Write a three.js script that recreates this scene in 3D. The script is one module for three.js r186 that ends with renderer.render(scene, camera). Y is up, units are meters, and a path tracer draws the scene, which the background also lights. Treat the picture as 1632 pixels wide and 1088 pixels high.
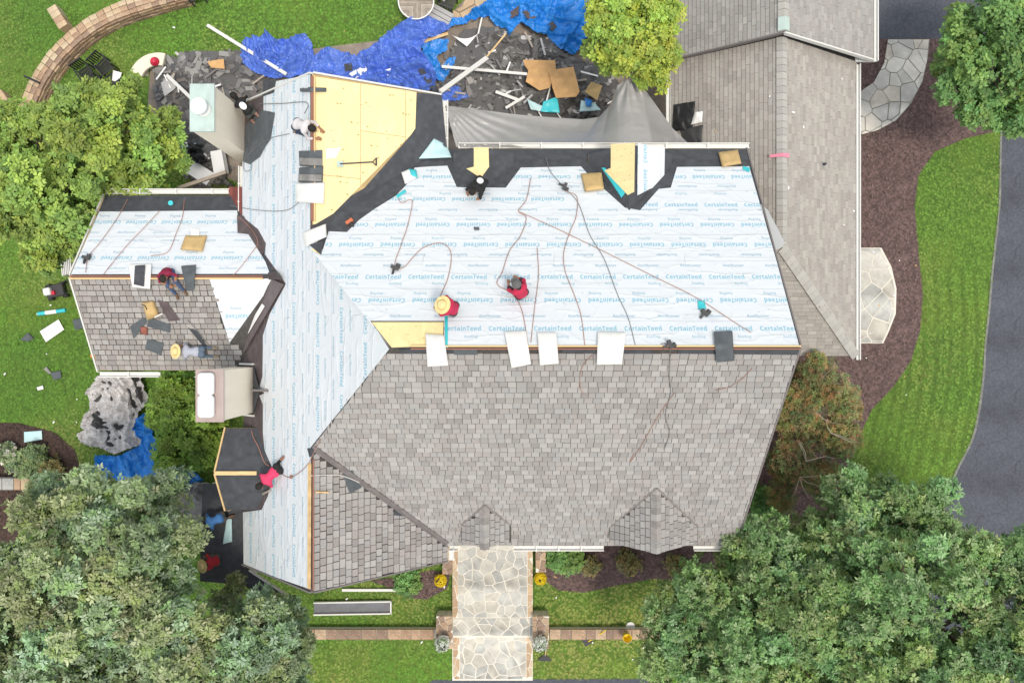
import * as THREE from 'three';
import { mergeGeometries, mergeVertices } from 'three/addons/utils/BufferGeometryUtils.js';
import { RoundedBoxGeometry } from 'three/addons/geometries/RoundedBoxGeometry.js';

// ---------------------------------------------------------------- camera, sky, sun, exposure
const scene = new THREE.Scene();
const H = 28, F = 1280, CX = 816, CY = 544;          // drone 28 m up, looking straight down
const camera = new THREE.PerspectiveCamera(2 * Math.atan(CY / F) * 180 / Math.PI, 1024 / 682, 0.1, 900);
camera.position.set(0, H, 0); camera.up.set(0, 0, -1); camera.lookAt(0, 0, 0);
const renderer = new THREE.WebGLRenderer({ antialias: true });
renderer.setSize(1024, 682);
renderer.toneMapping = THREE.LinearToneMapping;
renderer.toneMappingExposure = 1.55;
renderer.outputColorSpace = THREE.SRGBColorSpace;
renderer.shadowMap.enabled = true;
{ // bright overcast sky, lighter towards the zenith, even all round
  const w = 64, h = 32, d = new Float32Array(w * h * 4);
  for (let j = 0; j < h; j++) for (let i = 0; i < w; i++) {
    const el = Math.sin(((j + .5) / h - .5) * Math.PI), k = (j * w + i) * 4;
    const L = el > 0 ? .42 + .58 * el : .2;
    d[k] = L * .97; d[k + 1] = L * 1.0; d[k + 2] = L * 1.045; d[k + 3] = 1;
  }
  const t = new THREE.DataTexture(d, w, h, THREE.RGBAFormat, THREE.FloatType);
  t.mapping = THREE.EquirectangularReflectionMapping; t.magFilter = t.minFilter = THREE.LinearFilter; t.needsUpdate = true;
  scene.background = t; scene.environment = t;
  scene.backgroundIntensity = 0.82; scene.environmentIntensity = 0.82;
}
const sun = new THREE.DirectionalLight(0xfff3e2, 1.5);
sun.position.set(8, 40, 9); sun.target.position.set(0, 0, 0);
sun.castShadow = true; sun.shadow.radius = 20; sun.shadow.mapSize.set(2048, 2048);
Object.assign(sun.shadow.camera, { left: -26, right: 26, top: 26, bottom: -26, near: 1, far: 120 });
scene.add(sun, sun.target);

// ---------------------------------------------------------------- helpers
let seed = 20240611;
const rnd = () => { seed |= 0; seed = seed + 0x6D2B79F5 | 0; let t = Math.imul(seed ^ seed >>> 15, 1 | seed); t = t + Math.imul(t ^ t >>> 7, 61 | t) ^ t; return ((t ^ t >>> 14) >>> 0) / 4294967296; };
const rr = (a, b) => a + (b - a) * rnd();
const pick = a => a[Math.floor(rnd() * a.length)];
const V3 = (x, y, z) => new THREE.Vector3(x, y, z);
const clamp = (x, a, b) => Math.max(a, Math.min(b, x));
const lerp = (a, b, t) => a + (b - a) * t;
const P = (px, py, y = 0) => V3((px - CX) / F * (H - y), y, (py - CY) / F * (H - y));   // plan position of a point at height y
const toPx = p => [CX + F * p.x / (H - p.y), CY + F * p.z / (H - p.y)];
function hash2(i, j) { let h = Math.imul(i, 374761393) + Math.imul(j, 668265263) | 0; h = Math.imul(h ^ h >>> 13, 1274126177); return ((h ^ h >>> 16) >>> 0) / 4294967296; }
function noise(x, y, per = 0) {
  const xi = Math.floor(x), yi = Math.floor(y), fx = x - xi, fy = y - yi, m = v => per ? ((v % per) + per) % per : v;
  const sx = fx * fx * (3 - 2 * fx), sy = fy * fy * (3 - 2 * fy);
  const a = hash2(m(xi), m(yi)), b = hash2(m(xi + 1), m(yi)), c = hash2(m(xi), m(yi + 1)), e = hash2(m(xi + 1), m(yi + 1));
  return lerp(lerp(a, b, sx), lerp(c, e, sx), sy);
}
const fbm = (x, y, o = 4) => { let s = 0, a = .5; for (let i = 0; i < o; i++) { s += a * noise(x + i * 17.3, y - i * 9.1); x *= 2.03; y *= 2.03; a *= .5; } return s / (1 - Math.pow(.5, o)); };
const ridged = (x, y, o = 3) => { let s = 0, a = .5, n = 0; for (let i = 0; i < o; i++) { s += a * (1 - Math.abs(2 * noise(x + i * 31.7, y + i * 5.3) - 1)); n += a; x *= 2.1; y *= 2.1; a *= .5; } return s / n; };
function inside(p, poly) { let c = false; for (let i = 0, j = poly.length - 1; i < poly.length; j = i++) { const a = poly[i], b = poly[j]; if ((a[1] > p[1]) !== (b[1] > p[1]) && p[0] < (b[0] - a[0]) * (p[1] - a[1]) / (b[1] - a[1]) + a[0]) c = !c; } return c; }
const clipHalf = (poly, nx, ny, d) => { const o = []; for (let i = 0; i < poly.length; i++) { const a = poly[i], b = poly[(i + 1) % poly.length], da = a[0] * nx + a[1] * ny - d, db = b[0] * nx + b[1] * ny - d; if (da <= 0) o.push(a); if ((da < 0) !== (db < 0)) { const t = da / (da - db); o.push([lerp(a[0], b[0], t), lerp(a[1], b[1], t)]); } } return o; };

const used = {};
const numbered = n => { const k = used[n] || 0; used[n] = k + 1; return k ? n + '_' + String(k).padStart(3, '0') : n; };
function tag(o, label, category, group, kind) { o.userData.label = label; o.userData.category = category; if (group) o.userData.group = group; if (kind) o.userData.kind = kind; return o; }
const shade = o => { o.castShadow = true; o.receiveShadow = true; return o; };
function thing(name, label, category, pos, group) { const g = new THREE.Group(); g.name = numbered(name); if (pos) g.position.copy(pos); scene.add(g); return tag(g, label, category, group); }
function mesh(name, geo, mat, parent) {        // world-space geometry put under a parent that may be moved (never turned)
  const m = shade(new THREE.Mesh(geo, mat)); m.name = parent && parent !== scene ? name : numbered(name);
  if (parent && parent !== scene) { m.position.sub(parent.position); parent.add(m); } else scene.add(m);
  return m;
}
function single(name, geo, mat, label, category, group) { return tag(mesh(name, geo, mat, scene), label, category, group); }
function struct(name, geo, mat) { const m = mesh(name, geo, mat, scene); m.userData.kind = 'structure'; m.userData.label = arguments[3] || name.replace(/_/g, ' '); m.userData.category = arguments[4] || name.split('_').pop(); return m; }

// ---------------------------------------------------------------- textures and materials
function dataTex(n, f, srgb = true) {
  const d = new Uint8Array(n * n * 4);
  for (let j = 0; j < n; j++) for (let i = 0; i < n; i++) { const c = f(i / n, j / n), k = (j * n + i) * 4; d[k] = clamp(c[0], 0, 255); d[k + 1] = clamp(c[1], 0, 255); d[k + 2] = clamp(c[2], 0, 255); d[k + 3] = 255; }
  const t = new THREE.DataTexture(d, n, n); t.wrapS = t.wrapT = THREE.RepeatWrapping; t.magFilter = THREE.LinearFilter; t.minFilter = THREE.LinearMipmapLinearFilter; t.generateMipmaps = true;
  if (srgb) t.colorSpace = THREE.SRGBColorSpace; t.needsUpdate = true; return t;
}
const perFbm = (x, y, p, o) => { let s = 0, a = .5, n = 0; for (let i = 0; i < o; i++) { s += a * noise(x * p, y * p, p); n += a; p *= 2; a *= .5; } return s / n; };
const grit = (base, amp, p, o = 4) => dataTex(256, (x, y) => { const v = 1 + amp * (perFbm(x, y, p, o) - .5) * 2 + amp * .5 * (hash2(x * 256 | 0, y * 256 | 0) - .5); return base.map(c => c * v); });
const bumpGrit = dataTex(256, (x, y) => { const v = 255 * (.5 * perFbm(x, y, 16, 3) + .5 * hash2(x * 256 | 0, y * 256 | 0)); return [v, v, v]; }, false);
const wrinkle = dataTex(512, (x, y) => { let v = 0; const wx = x + .03 * perFbm(x, y, 4, 2), wy = y + .12 * perFbm(x, y, 3, 3); const r = 1 - Math.abs(2 * noise(wx * 3, wy * 14, 0) - 1), r2 = 1 - Math.abs(2 * noise((wx + wy) * 7, (wx - wy) * 4 + 3, 0) - 1); v = .5 * Math.pow(r, 5) + .3 * Math.pow(r2, 6) + .35 * perFbm(x, y, 7, 3); return [v * 255, v * 255, v * 255]; }, false);
const crumple = dataTex(512, (x, y) => { let v = 0; for (const [p, a] of [[9, .5], [17, .3], [31, .2]]) { const n = noise((x + .02 * perFbm(x, y, 6, 2)) * p, y * p, p); v += a * (1 - Math.abs(2 * n - 1)); } return [v * 255, v * 255, v * 255]; }, false);
const std = (o) => new THREE.MeshStandardMaterial(Object.assign({ roughness: .9, side: THREE.DoubleSide }, o));
const lin = (r, g, b) => new THREE.Color().setRGB(r, g, b);
const rep = (t, a, b) => { const c = t.clone(); c.repeat.set(a, b); c.needsUpdate = true; return c; };
const M = {
  felt: std({ color: lin(1, 1, 1), map: grit([72, 75, 81], .16, 8), bumpMap: bumpGrit, bumpScale: .004, roughness: .85 }),
  feltBrown: std({ map: grit([92, 82, 84], .14, 8), bumpMap: bumpGrit, bumpScale: .004 }),
  ply: std({ map: dataTex(512, (x, y) => { const g = perFbm(x, y * .25, 6, 4) * .5 + .5 * noise(x * 24 + 3 * noise(x * 3, y * 4, 0), y * 3); let v = .97 + .07 * (g - .5); let b = 1; for (let k = 0; k < 24; k++) { const dx = x - hash2(k, 5), dy = (y - hash2(k, 9)); const r = Math.hypot(dx, dy * 1.4) / (.009 + .013 * hash2(k, 3)); if (r < 1) b = Math.min(b, .7 + .3 * r * r); } v *= b; return [250 * v, 231 * Math.pow(v, 1.2), 176 * Math.pow(v, 1.5)]; }), roughness: .8 }),
  plyTan: std({ map: grit([206, 164, 112], .1, 6), roughness: .8 }),
  deck: std({ map: grit([190, 165, 120], .1, 6) }),
  trim: std({ color: lin(.72, .72, .7), roughness: .5 }),
  darkTrim: std({ map: grit([80, 74, 74], .1, 8), roughness: .6 }),
  shingleBase: std({ map: grit([78, 75, 73], .2, 16) }),
  shingleV: std({ color: 0xffffff, vertexColors: true, bumpMap: bumpGrit, bumpScale: .003, roughness: .95 }),
  cream: std({ map: grit([232, 223, 205], .035, 5), bumpMap: bumpGrit, bumpScale: .002 }),
  taupe: std({ map: grit([172, 156, 152], .06, 5), roughness: .7 }),
  zinc: std({ map: grit([184, 202, 197], .08, 4), roughness: .4, metalness: .1 }),
  white: std({ color: lin(.78, .79, .8), roughness: .6 }),
  paper: std({ map: grit([240, 239, 238], .03, 6), roughness: .7 }),
  wall: std({ map: grit([176, 160, 142], .15, 24), bumpMap: bumpGrit, bumpScale: .006 }),
  wood: std({ map: grit([222, 190, 140], .12, 8) }),
  woodRed: std({ map: grit([150, 104, 88], .18, 8) }),
  oldWood: std({ map: grit([168, 158, 146], .15, 8) }),
  valley: std({ map: grit([116, 106, 108], .1, 6), roughness: .55, metalness: .25 }),
  flash: std({ map: grit([122, 116, 116], .12, 6), roughness: .7 }),
  black: std({ color: lin(.018, .018, .02), roughness: .5 }),
  dark: std({ color: lin(.05, .05, .053), roughness: .7 }),
  slate: std({ map: grit([88, 94, 99], .12, 8), bumpMap: bumpGrit, bumpScale: .003 }),
  cyan: std({ color: lin(.05, .55, .62), roughness: .4 }),
  paleCyan: std({ color: lin(.5, .72, .76), roughness: .5 }),
  foam: std({ map: grit([196, 168, 118], .08, 6), bumpMap: bumpGrit, bumpScale: .006 }),
  hoseRed: std({ color: lin(.4, .2, .15), roughness: .5 }),
  hoseGrey: std({ color: lin(.2, .2, .21), roughness: .5 }),
  rope: std({ color: lin(.62, .6, .56) }),
  blueTarp: std({ map: grit([88, 122, 212], .09, 10), roughness: .36, bumpMap: crumple, bumpScale: .05 }),
  skyTarp: std({ map: grit([36, 128, 214], .08, 10), roughness: .36, bumpMap: crumple, bumpScale: .04 }),
  greyTarp: std({ map: grit([204, 202, 203], .06, 10), roughness: .3, bumpMap: crumple, bumpScale: .07 }),
  darkTarp: std({ map: grit([122, 122, 124], .1, 10), roughness: .4, bumpMap: crumple, bumpScale: .06 }),
  asphalt: std({ map: dataTex(512, (x, y) => { const a = perFbm(x, y, 3, 4), f = perFbm(x, y, 60, 3), c = Math.abs(noise(x * 5 + .3 * perFbm(x, y, 12, 3), y * 4) - .5); const v = .84 + .22 * (a - .5) + .3 * (f - .3) - (c < .006 ? .22 : 0); return [90 * v, 94 * v, 104 * v]; }), bumpMap: bumpGrit, bumpScale: .005, roughness: .95 }),
  mulch: std({ map: grit([98, 80, 78], .4, 40), bumpMap: bumpGrit, bumpScale: .03 }),
  mortar: std({ map: grit([226, 221, 210], .07, 16) }),
  mortarDark: std({ map: grit([150, 146, 136], .1, 16) }),
  soil: std({ map: grit([74, 58, 52], .3, 30), bumpMap: bumpGrit, bumpScale: .02 }),
  bark: std({ map: grit([92, 80, 68], .3, 20) }),
  barePale: std({ map: grit([170, 160, 146], .2, 20) }),
  resin: std({ color: lin(.42, .42, .43), roughness: .5 }),
  yellow: std({ color: lin(.8, .6, .02), roughness: .5 }),
  straw: std({ map: grit([232, 208, 150], .12, 30) }),
  red: std({ color: lin(.6, .02, .06), roughness: .5 }),
};
// ---------------------------------------------------------------- geometry builders
function prism(top, thick, uvs, dir) {          // polygon (3-D, seen from above) with thickness downwards
  const flat = top.map(p => new THREE.Vector2(p.x, p.z));
  if (THREE.ShapeUtils.area(flat) < 0) { top = [...top].reverse(); flat.reverse(); if (uvs) uvs = [...uvs].reverse(); }
  const tri = THREE.ShapeUtils.triangulateShape(flat, []), pos = [], uv = [], n = top.length;
  const D = dir || V3(0, -thick, 0), bot = top.map(p => p.clone().add(D)), U = uvs || top.map(p => [p.x, p.z]);
  const put = (p, t) => { pos.push(p.x, p.y, p.z); uv.push(t[0], t[1]); };
  for (const [a, b, c] of tri) { put(top[a], U[a]); put(top[c], U[c]); put(top[b], U[b]); put(bot[a], U[a]); put(bot[b], U[b]); put(bot[c], U[c]); }
  for (let i = 0; i < n; i++) { const j = (i + 1) % n; put(top[i], U[i]); put(top[j], U[j]); put(bot[j], U[j]); put(top[i], U[i]); put(bot[j], U[j]); put(bot[i], U[i]); }
  const g = new THREE.BufferGeometry(); g.setAttribute('position', new THREE.Float32BufferAttribute(pos, 3)); g.setAttribute('uv', new THREE.Float32BufferAttribute(uv, 2)); g.computeVertexNormals(); return g;
}
function quadBox(a, b, c, d, thick) { return prism([a, b, c, d], thick); }
function bar(a, b, w, h, up = V3(0, 1, 0)) {      // box from a to b, w wide, h high, resting with its axis on a-b
  const d = b.clone().sub(a), L = d.length(), g = new THREE.BoxGeometry(L, h, w); d.normalize();
  const s = d.clone().cross(up).normalize(), u = s.clone().cross(d).normalize();
  const m = new THREE.Matrix4().makeBasis(d, u, s); m.setPosition(a.clone().add(b).multiplyScalar(.5)); g.applyMatrix4(m); return g;
}
function tube(pts, r, seg = 5) { const c = new THREE.CatmullRomCurve3(pts, false, 'centripetal'); return new THREE.TubeGeometry(c, Math.max(6, pts.length * 8), r, seg, false); }
function limb(a, b, r0, r1, seg = 7) { const d = b.clone().sub(a), g = new THREE.CylinderGeometry(r1, r0, d.length(), seg, 1); g.applyQuaternion(new THREE.Quaternion().setFromUnitVectors(V3(0, 1, 0), d.normalize())); const m = a.clone().add(b).multiplyScalar(.5); g.translate(m.x, m.y, m.z); return g; }
const box = (x, y, z, w, h, d) => { const g = new THREE.BoxGeometry(w, h, d); g.translate(x, y + h / 2, z); return g; };
const merged = a => mergeGeometries(a.map(g => { const q = g.index ? g.toNonIndexed() : g; for (const k of Object.keys(q.attributes)) if (!['position', 'normal', 'uv'].includes(k)) q.deleteAttribute(k); return q; }));

// ---------------------------------------------------------------- roof planes  y = a x + b z + c
function plane(a, b, c, U) {
  const N = V3(-a, 1, -b).normalize(), s = Math.hypot(a, b), Vd = V3(-a / s, -s, -b / s).normalize(), o = V3(0, c, 0);
  return { a, b, c, N, U, V: Vd, o, h: (x, z) => a * x + b * z + c,
    at(px, py, lift = 0) { const kx = (px - CX) / F, kz = (py - CY) / F, k = a * kx + b * kz; const y = (k * H + c) / (1 + k); const p = P(px, py, y); return p.addScaledVector(N, lift); },
    uv(p) { const d = p.clone().sub(o); return [d.dot(U), d.dot(Vd)]; },
    pt(u, v, lift = 0) { return o.clone().addScaledVector(U, u).addScaledVector(Vd, v).addScaledVector(N, lift); } };
}
const X1 = V3(1, 0, 0), Z1 = V3(0, 0, 1);
const RIDGE = 10.5, RZ = .11;
const PF = plane(0, -.909, 10.6, X1), PB = plane(0, .762, 10.416, X1), PL = plane(.995, 0, 13.139, Z1);
const PWF = plane(-.9197, 0, 8.24 - .9197 * 4.924, Z1), PWB = plane(-.578, 0, 8.24 - .578 * 4.924, Z1);
const PLB = plane(0, .723, 7 + .723 * 1.706, X1), PLF = plane(0, -.57, 7 - .57 * 1.706, X1);
const slopePlane = (r, e, alongX) => { // plane through ridge line and eave line; r,e = [pos, y]
  const s = (r[1] - e[1]) / (r[0] - e[0]); return alongX ? plane(0, s, r[1] - s * r[0], X1) : plane(s, 0, r[1] - s * r[0], Z1); };
// dormers: ridge runs away from the big slope
const DORM = [
  { d: 'f', x: 3.75, xl: 2.685, xr: 5.1, yr: 7.13, ye: 5.95, zi: 3.815, zo: 5.51 },
  { d: 'f', x: -.734, xl: -1.39, xr: -.02, yr: 6.64, ye: 6.01, zi: 4.355, zo: 5.49 },
  { d: 'b', x: -.77, xl: -1.55, xr: .05, yr: 7.43, ye: 6.87, zi: -3.92, zo: -4.95 },
  { d: 'b', x: 2.93, xl: 2.02, xr: 4.2, yr: 7.92, ye: 6.85, zi: -3.28, zo: -4.93 },
];
for (const q of DORM) { q.L = slopePlane([q.x, q.yr], [q.xl, q.ye], false); q.R = slopePlane([q.x, q.yr], [q.xr, q.ye], false); }
const LD = { z: 3.45, zl: 2.345, zr: 4.55, yr: 6.88, ye: 6.25, xi: -6.287, xo: -7.8 };
LD.L = slopePlane([LD.z, LD.yr], [LD.zl, LD.ye], true); LD.R = slopePlane([LD.z, LD.yr], [LD.zr, LD.ye], true);
// garage
const GR = 7.576, GE = 3.5, GXR = 10.5, GXL = 4.86, GY = 5.5, GHZ = -2.62, GSZ = .46, GNZ = -8.53;
const PGR = slopePlane([GR, GY], [GXR, GE], false), PGL = slopePlane([GR, GY], [GXL, GE], false), PGH = slopePlane([GHZ, GY], [GSZ, GE], true);
const UX = 7.49, UXR = 10.93, UXL = 4.81, UY = 5.9, UE = 3.75;
const PUR = slopePlane([UX, UY], [UXR, UE], false), PUL = slopePlane([UX, UY], [UXL, UE], false);
function roofAt(x, z) {
  let y = 0;
  if (x > -7.5 && x < 6.29 && z > -5.2 && z < 5.74) y = Math.max(y, Math.min(PF.h(x, z), PB.h(x, z), PL.h(x, z)));
  if (x > -7.46 && x < -1.83 && z > -6.6 && z < 6.2) { const w = z > 0 ? PWF : PWB; y = Math.max(y, Math.min(PL.h(x, z), w.h(x, z))); }
  if (x > -11.6 && x < -5.8 && z > -4.15 && z < .82) y = Math.max(y, Math.min(PLB.h(x, z), PLF.h(x, z)));
  for (const q of DORM) if (x > q.xl && x < q.xr && (q.d === 'f' ? z > q.zi && z < q.zo : z < q.zi && z > q.zo)) y = Math.max(y, Math.min(q.L.h(x, z), q.R.h(x, z)));
  if (z > LD.zl && z < LD.zr && x < LD.xi && x > LD.xo) y = Math.max(y, Math.min(LD.L.h(x, z), LD.R.h(x, z)));
  if (x > GXL && x < GXR && z > -14 && z < GSZ) { if (z > GNZ) y = Math.max(y, Math.min(PGR.h(x, z), PGL.h(x, z), PGH.h(x, z))); else y = Math.max(y, Math.min(PUR.h(x, z), PUL.h(x, z))); }
  if (x > -9.6 && x < -7.4 && z > 4.1 && z < 7.4 && y === 0) y = 4.2;
  return y;
}
const R = (px, py, lift = 0) => { let y = 7, p; for (let i = 0; i < 40; i++) { p = P(px, py, y); y = lerp(y, roofAt(p.x, p.z), .7); } p = P(px, py, y); p.y += lift; return p; };

function patch(name, poly, pl, lift, thick, mat, parent, map) {   // sheet on a roof plane
  const top = poly.map(q => pl.at(q[0], q[1], lift));
  const uvs = map ? top.map(p => map(pl.uv(p))) : top.map(p => pl.uv(p));
  return mesh(name, prism(top, thick, uvs, pl.N.clone().multiplyScalar(-thick)), mat, parent);
}
function drapeGeo(quad, surf, thick, nu = 8, nv = 8, bump = 0, sd = 1) {     // soft slab laid over a surface: quad corners a b c d in plan
  const pos = [], uv = [], idx = [], [a, b, c, d] = quad, id = (i, j, k) => (k * (nv + 1) + j) * (nu + 1) + i;
  for (let k = 0; k < 2; k++) for (let j = 0; j <= nv; j++) for (let i = 0; i <= nu; i++) {
    const s = i / nu, t = j / nv, px = lerp(lerp(a[0], b[0], s), lerp(d[0], c[0], s), t), py = lerp(lerp(a[1], b[1], s), lerp(d[1], c[1], s), t);
    const e = Math.min(s, 1 - s, t, 1 - t), p = surf(px, py); const h = k ? thick * (.55 + .45 * Math.min(1, e * 6)) + bump * (fbm(px * .13 + sd * 7, py * .13 + sd) - .5) : .006;
    pos.push(p.x, p.y + h, p.z); uv.push(p.x, p.z);
  }
  const q = (A, B, C, D) => idx.push(A, B, C, A, C, D);
  for (let j = 0; j < nv; j++) for (let i = 0; i < nu; i++) { q(id(i, j, 1), id(i, j + 1, 1), id(i + 1, j + 1, 1), id(i + 1, j, 1)); q(id(i, j, 0), id(i + 1, j, 0), id(i + 1, j + 1, 0), id(i, j + 1, 0)); }
  for (let i = 0; i < nu; i++) { q(id(i, 0, 0), id(i, 0, 1), id(i + 1, 0, 1), id(i + 1, 0, 0)); q(id(i, nv, 1), id(i, nv, 0), id(i + 1, nv, 0), id(i + 1, nv, 1)); }
  for (let j = 0; j < nv; j++) { q(id(0, j, 1), id(0, j, 0), id(0, j + 1, 0), id(0, j + 1, 1)); q(id(nu, j, 0), id(nu, j, 1), id(nu, j + 1, 1), id(nu, j + 1, 0)); }
  const g = new THREE.BufferGeometry(); g.setAttribute('position', new THREE.Float32BufferAttribute(pos, 3)); g.setAttribute('uv', new THREE.Float32BufferAttribute(uv, 2)); g.setIndex(idx); g.computeVertexNormals(); return g;
}
const G = (y = 0) => (px, py) => P(px, py, y);

// ---------------------------------------------------------------- shingles: wedge tabs laid in courses
const SH = [[.362, .345, .333], [.332, .314, .303], [.382, .367, .354], [.302, .281, .272], [.348, .32, .308], [.4, .386, .372], [.282, .265, .258], [.338, .329, .326]];
const shMats = SH.map(c => std({ color: lin(...c), map: grit([255, 255, 255], .1, 12), bumpMap: bumpGrit, bumpScale: .004 }));
function tabGeo(w, e, t, ct = 0, cb = 0) {      // local: x along the course, y up out of the roof, z down the slope
  const b = .35 * t, h = w / 2, n = e * .5;
  const v = [[-h + ct, b, -n], [h, b, -n], [h, t, n], [-h + cb, t, n], [-h + ct, 0, -n], [h, 0, -n], [h, 0, n], [-h + cb, 0, n]];
  const f = [[0, 3, 2, 1], [3, 7, 6, 2], [0, 4, 7, 3], [1, 2, 6, 5], [0, 1, 5, 4]], pos = [], uv = [];
  for (const [A, B, C, D] of f) for (const k of [A, B, C, A, C, D]) { pos.push(...v[k]); uv.push(v[k][0] * 2, v[k][2] * 2); }
  const g = new THREE.BufferGeometry(); g.setAttribute('position', new THREE.Float32BufferAttribute(pos, 3)); g.setAttribute('uv', new THREE.Float32BufferAttribute(uv, 2)); g.computeVertexNormals(); return g;
}
const tabCache = {};
function tabs(pl, poly, o) {    // -> list of {p, w, c}
  const e = o.e, w0 = o.w, out = []; let u0 = 1e9, u1 = -1e9, v0 = 1e9, v1 = -1e9;
  for (const q of poly) { const [u, v] = pl.uv(pl.at(q[0], q[1])); u0 = Math.min(u0, u); u1 = Math.max(u1, u); v0 = Math.min(v0, v); v1 = Math.max(v1, v); }
  for (let r = 0, v = v0 + e / 2; v < v1 + .01; r++, v += e) {
    let u = u0 - (r % 2 ? w0 * .5 : 0) - rnd() * w0 * .3;
    while (u < u1) {
      const w = w0 * pick([.85, .95, 1, 1, 1.05, 1.2]); const uc = u + w / 2; u += w;
      let cu = uc, cw = w; if (o.lim) { const a = Math.max(uc - w / 2, o.lim[0]), b = Math.min(uc + w / 2, o.lim[1]); if (b - a < .03) continue; cu = (a + b) / 2; cw = b - a; }
      let ct = 0, cb = 0; if (o.cut) { const l = cu - cw / 2, a = o.cut(pl.pt(0, v - e / 2).z), b = o.cut(pl.pt(0, v + e / 2).z); ct = Math.max(0, a - l); cb = Math.max(0, b - l); if (ct > cw && cb > cw) continue; ct = Math.min(ct, cw - .01); cb = Math.min(cb, cw - .01); }
      const p = pl.pt(cu, v, o.lift); if (!(ct || cb) && !inside(toPx(p), poly)) continue;
      out.push({ p, w: Math.max(.03, cw - o.gap), c: Math.floor(rnd() * SH.length), low: rnd() < .16, ct, cb });
    }
  }
  return out;
}
function layTabs(list, pl, o, parent, single_) {
  const m = new THREE.Matrix4().makeBasis(pl.U, pl.N, pl.V); if (m.determinant() < 0) m.makeBasis(pl.U.clone().negate(), pl.N, pl.V);
  const q = new THREE.Quaternion().setFromRotationMatrix(m);
  if (single_) for (const t of list) {
    const wq = Math.round(t.w * 40) / 40 || .025, k = [wq, o.e, o.t].join(); tabCache[k] = tabCache[k] || tabGeo(Math.max(wq - .002, .03), o.e - (o.hg || .006), o.t);
    const s = shade(new THREE.Mesh(tabCache[k], shMats[t.c])); s.name = 'shingle'; s.quaternion.copy(q); s.position.copy(t.p).addScaledVector(pl.N, t.low ? -.008 : rr(-.002, .003)).sub(parent.position); parent.add(s);
  } else {
    const gs = list.map(t => { const g = tabGeo(t.w, o.e - (o.hg || .006), o.t, t.ct, t.cb); g.applyQuaternion(q); const n = pl.N.clone().multiplyScalar(t.low ? -.008 : rr(-.002, .003)).add(t.p); g.translate(n.x, n.y, n.z);
      const k = (o.tint || [1, 1, 1]), j = o.vary === undefined ? 1 : o.vary, f = rr(.94, 1.06), c = SH[t.c].map((x, i) => lerp(.342, x, j) * k[i] * f), a = new Float32Array(90); for (let i = 0; i < 30; i++) a.set(c, i * 3); g.setAttribute('color', new THREE.BufferAttribute(a, 3)); return g; });
    const mm = mesh('shingle_courses', mergeGeometries(gs), M.shingleV, parent); mm.userData.kind = 'stuff'; return mm;
  }
}

// ---------------------------------------------------------------- printed underlayment
function printSheet(wm, hm, dens, draw, o) {
  const c = document.createElement('canvas'); c.width = Math.min(2048, Math.round(wm * dens)); c.height = Math.min(2048, Math.round(hm * dens));
  const k = c.width / wm, x = c.getContext('2d'); x.fillStyle = 'rgb(216,222,229)'; x.fillRect(0, 0, c.width, c.height);
  for (let i = 0; i < wm * hm * 14; i++) { const v = rnd() < .5 ? 255 : 205; x.fillStyle = `rgba(${v},${v},${v},.06)`; x.fillRect(rnd() * c.width, rnd() * c.height, rr(.1, .9) * k, rr(.01, .05) * k); }
  for (let i = 0; i < wm * hm * 3; i++) { x.fillStyle = `rgba(120,110,110,${rr(.06, .3)})`; x.fillRect(rnd() * c.width, rnd() * c.height, rr(.01, .05) * k, rr(.01, .03) * k); }
  for (let i = 0; i < wm * hm * .5; i++) { const r = rr(.05, .4) * k, X = rnd() * c.width, Y = rnd() * c.height; for (let j = 0; j < 9; j++) { x.fillStyle = o && rnd() < .6 ? 'rgba(190,120,120,.05)' : 'rgba(120,122,128,.045)'; x.fillRect(X + rr(-r, r), Y + rr(-r, r), rr(.03, .3) * k, rr(.01, .07) * k); } }
  draw(x, k);
  const t = new THREE.CanvasTexture(c); t.colorSpace = THREE.SRGBColorSpace; t.magFilter = THREE.LinearFilter; return t;
}
function textRow(x, k, word, u0, u1, v, pitch, size, inv, col, off = 0) {
  x.fillStyle = col; x.textAlign = 'center'; x.textBaseline = 'middle'; x.font = `${word === 'RoofRunner' ? 'italic bold' : 'bold'} ${Math.round(size * 1.18 * k)}px sans-serif`;
  for (let u = u0 + off; u < u1; u += pitch) { x.save(); x.translate(u * k, v * k); if (inv) x.rotate(Math.PI); const tw = x.measureText(word).width / k, want = word === 'CertainTeed' ? .84 : word === 'RoofRunner' ? .5 : .3; x.scale(want / tw, 1); x.fillText(word, 0, 0); x.restore(); }
}
const INK = 'rgb(134,184,206)', INK2 = 'rgb(154,180,198)', INK3 = 'rgb(160,188,204)';
function sheetMat(tex, wm, hm) { return std({ map: tex, roughness: .55, bumpMap: rep(wrinkle, wm / 3.1, hm / 3.1), bumpScale: .02 }); }
// ================================================================ THE HOUSE
const house = thing('house', 'large two-storey house with steep cross-gabled roof, half stripped and covered in printed white underlayment', 'house');
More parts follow.
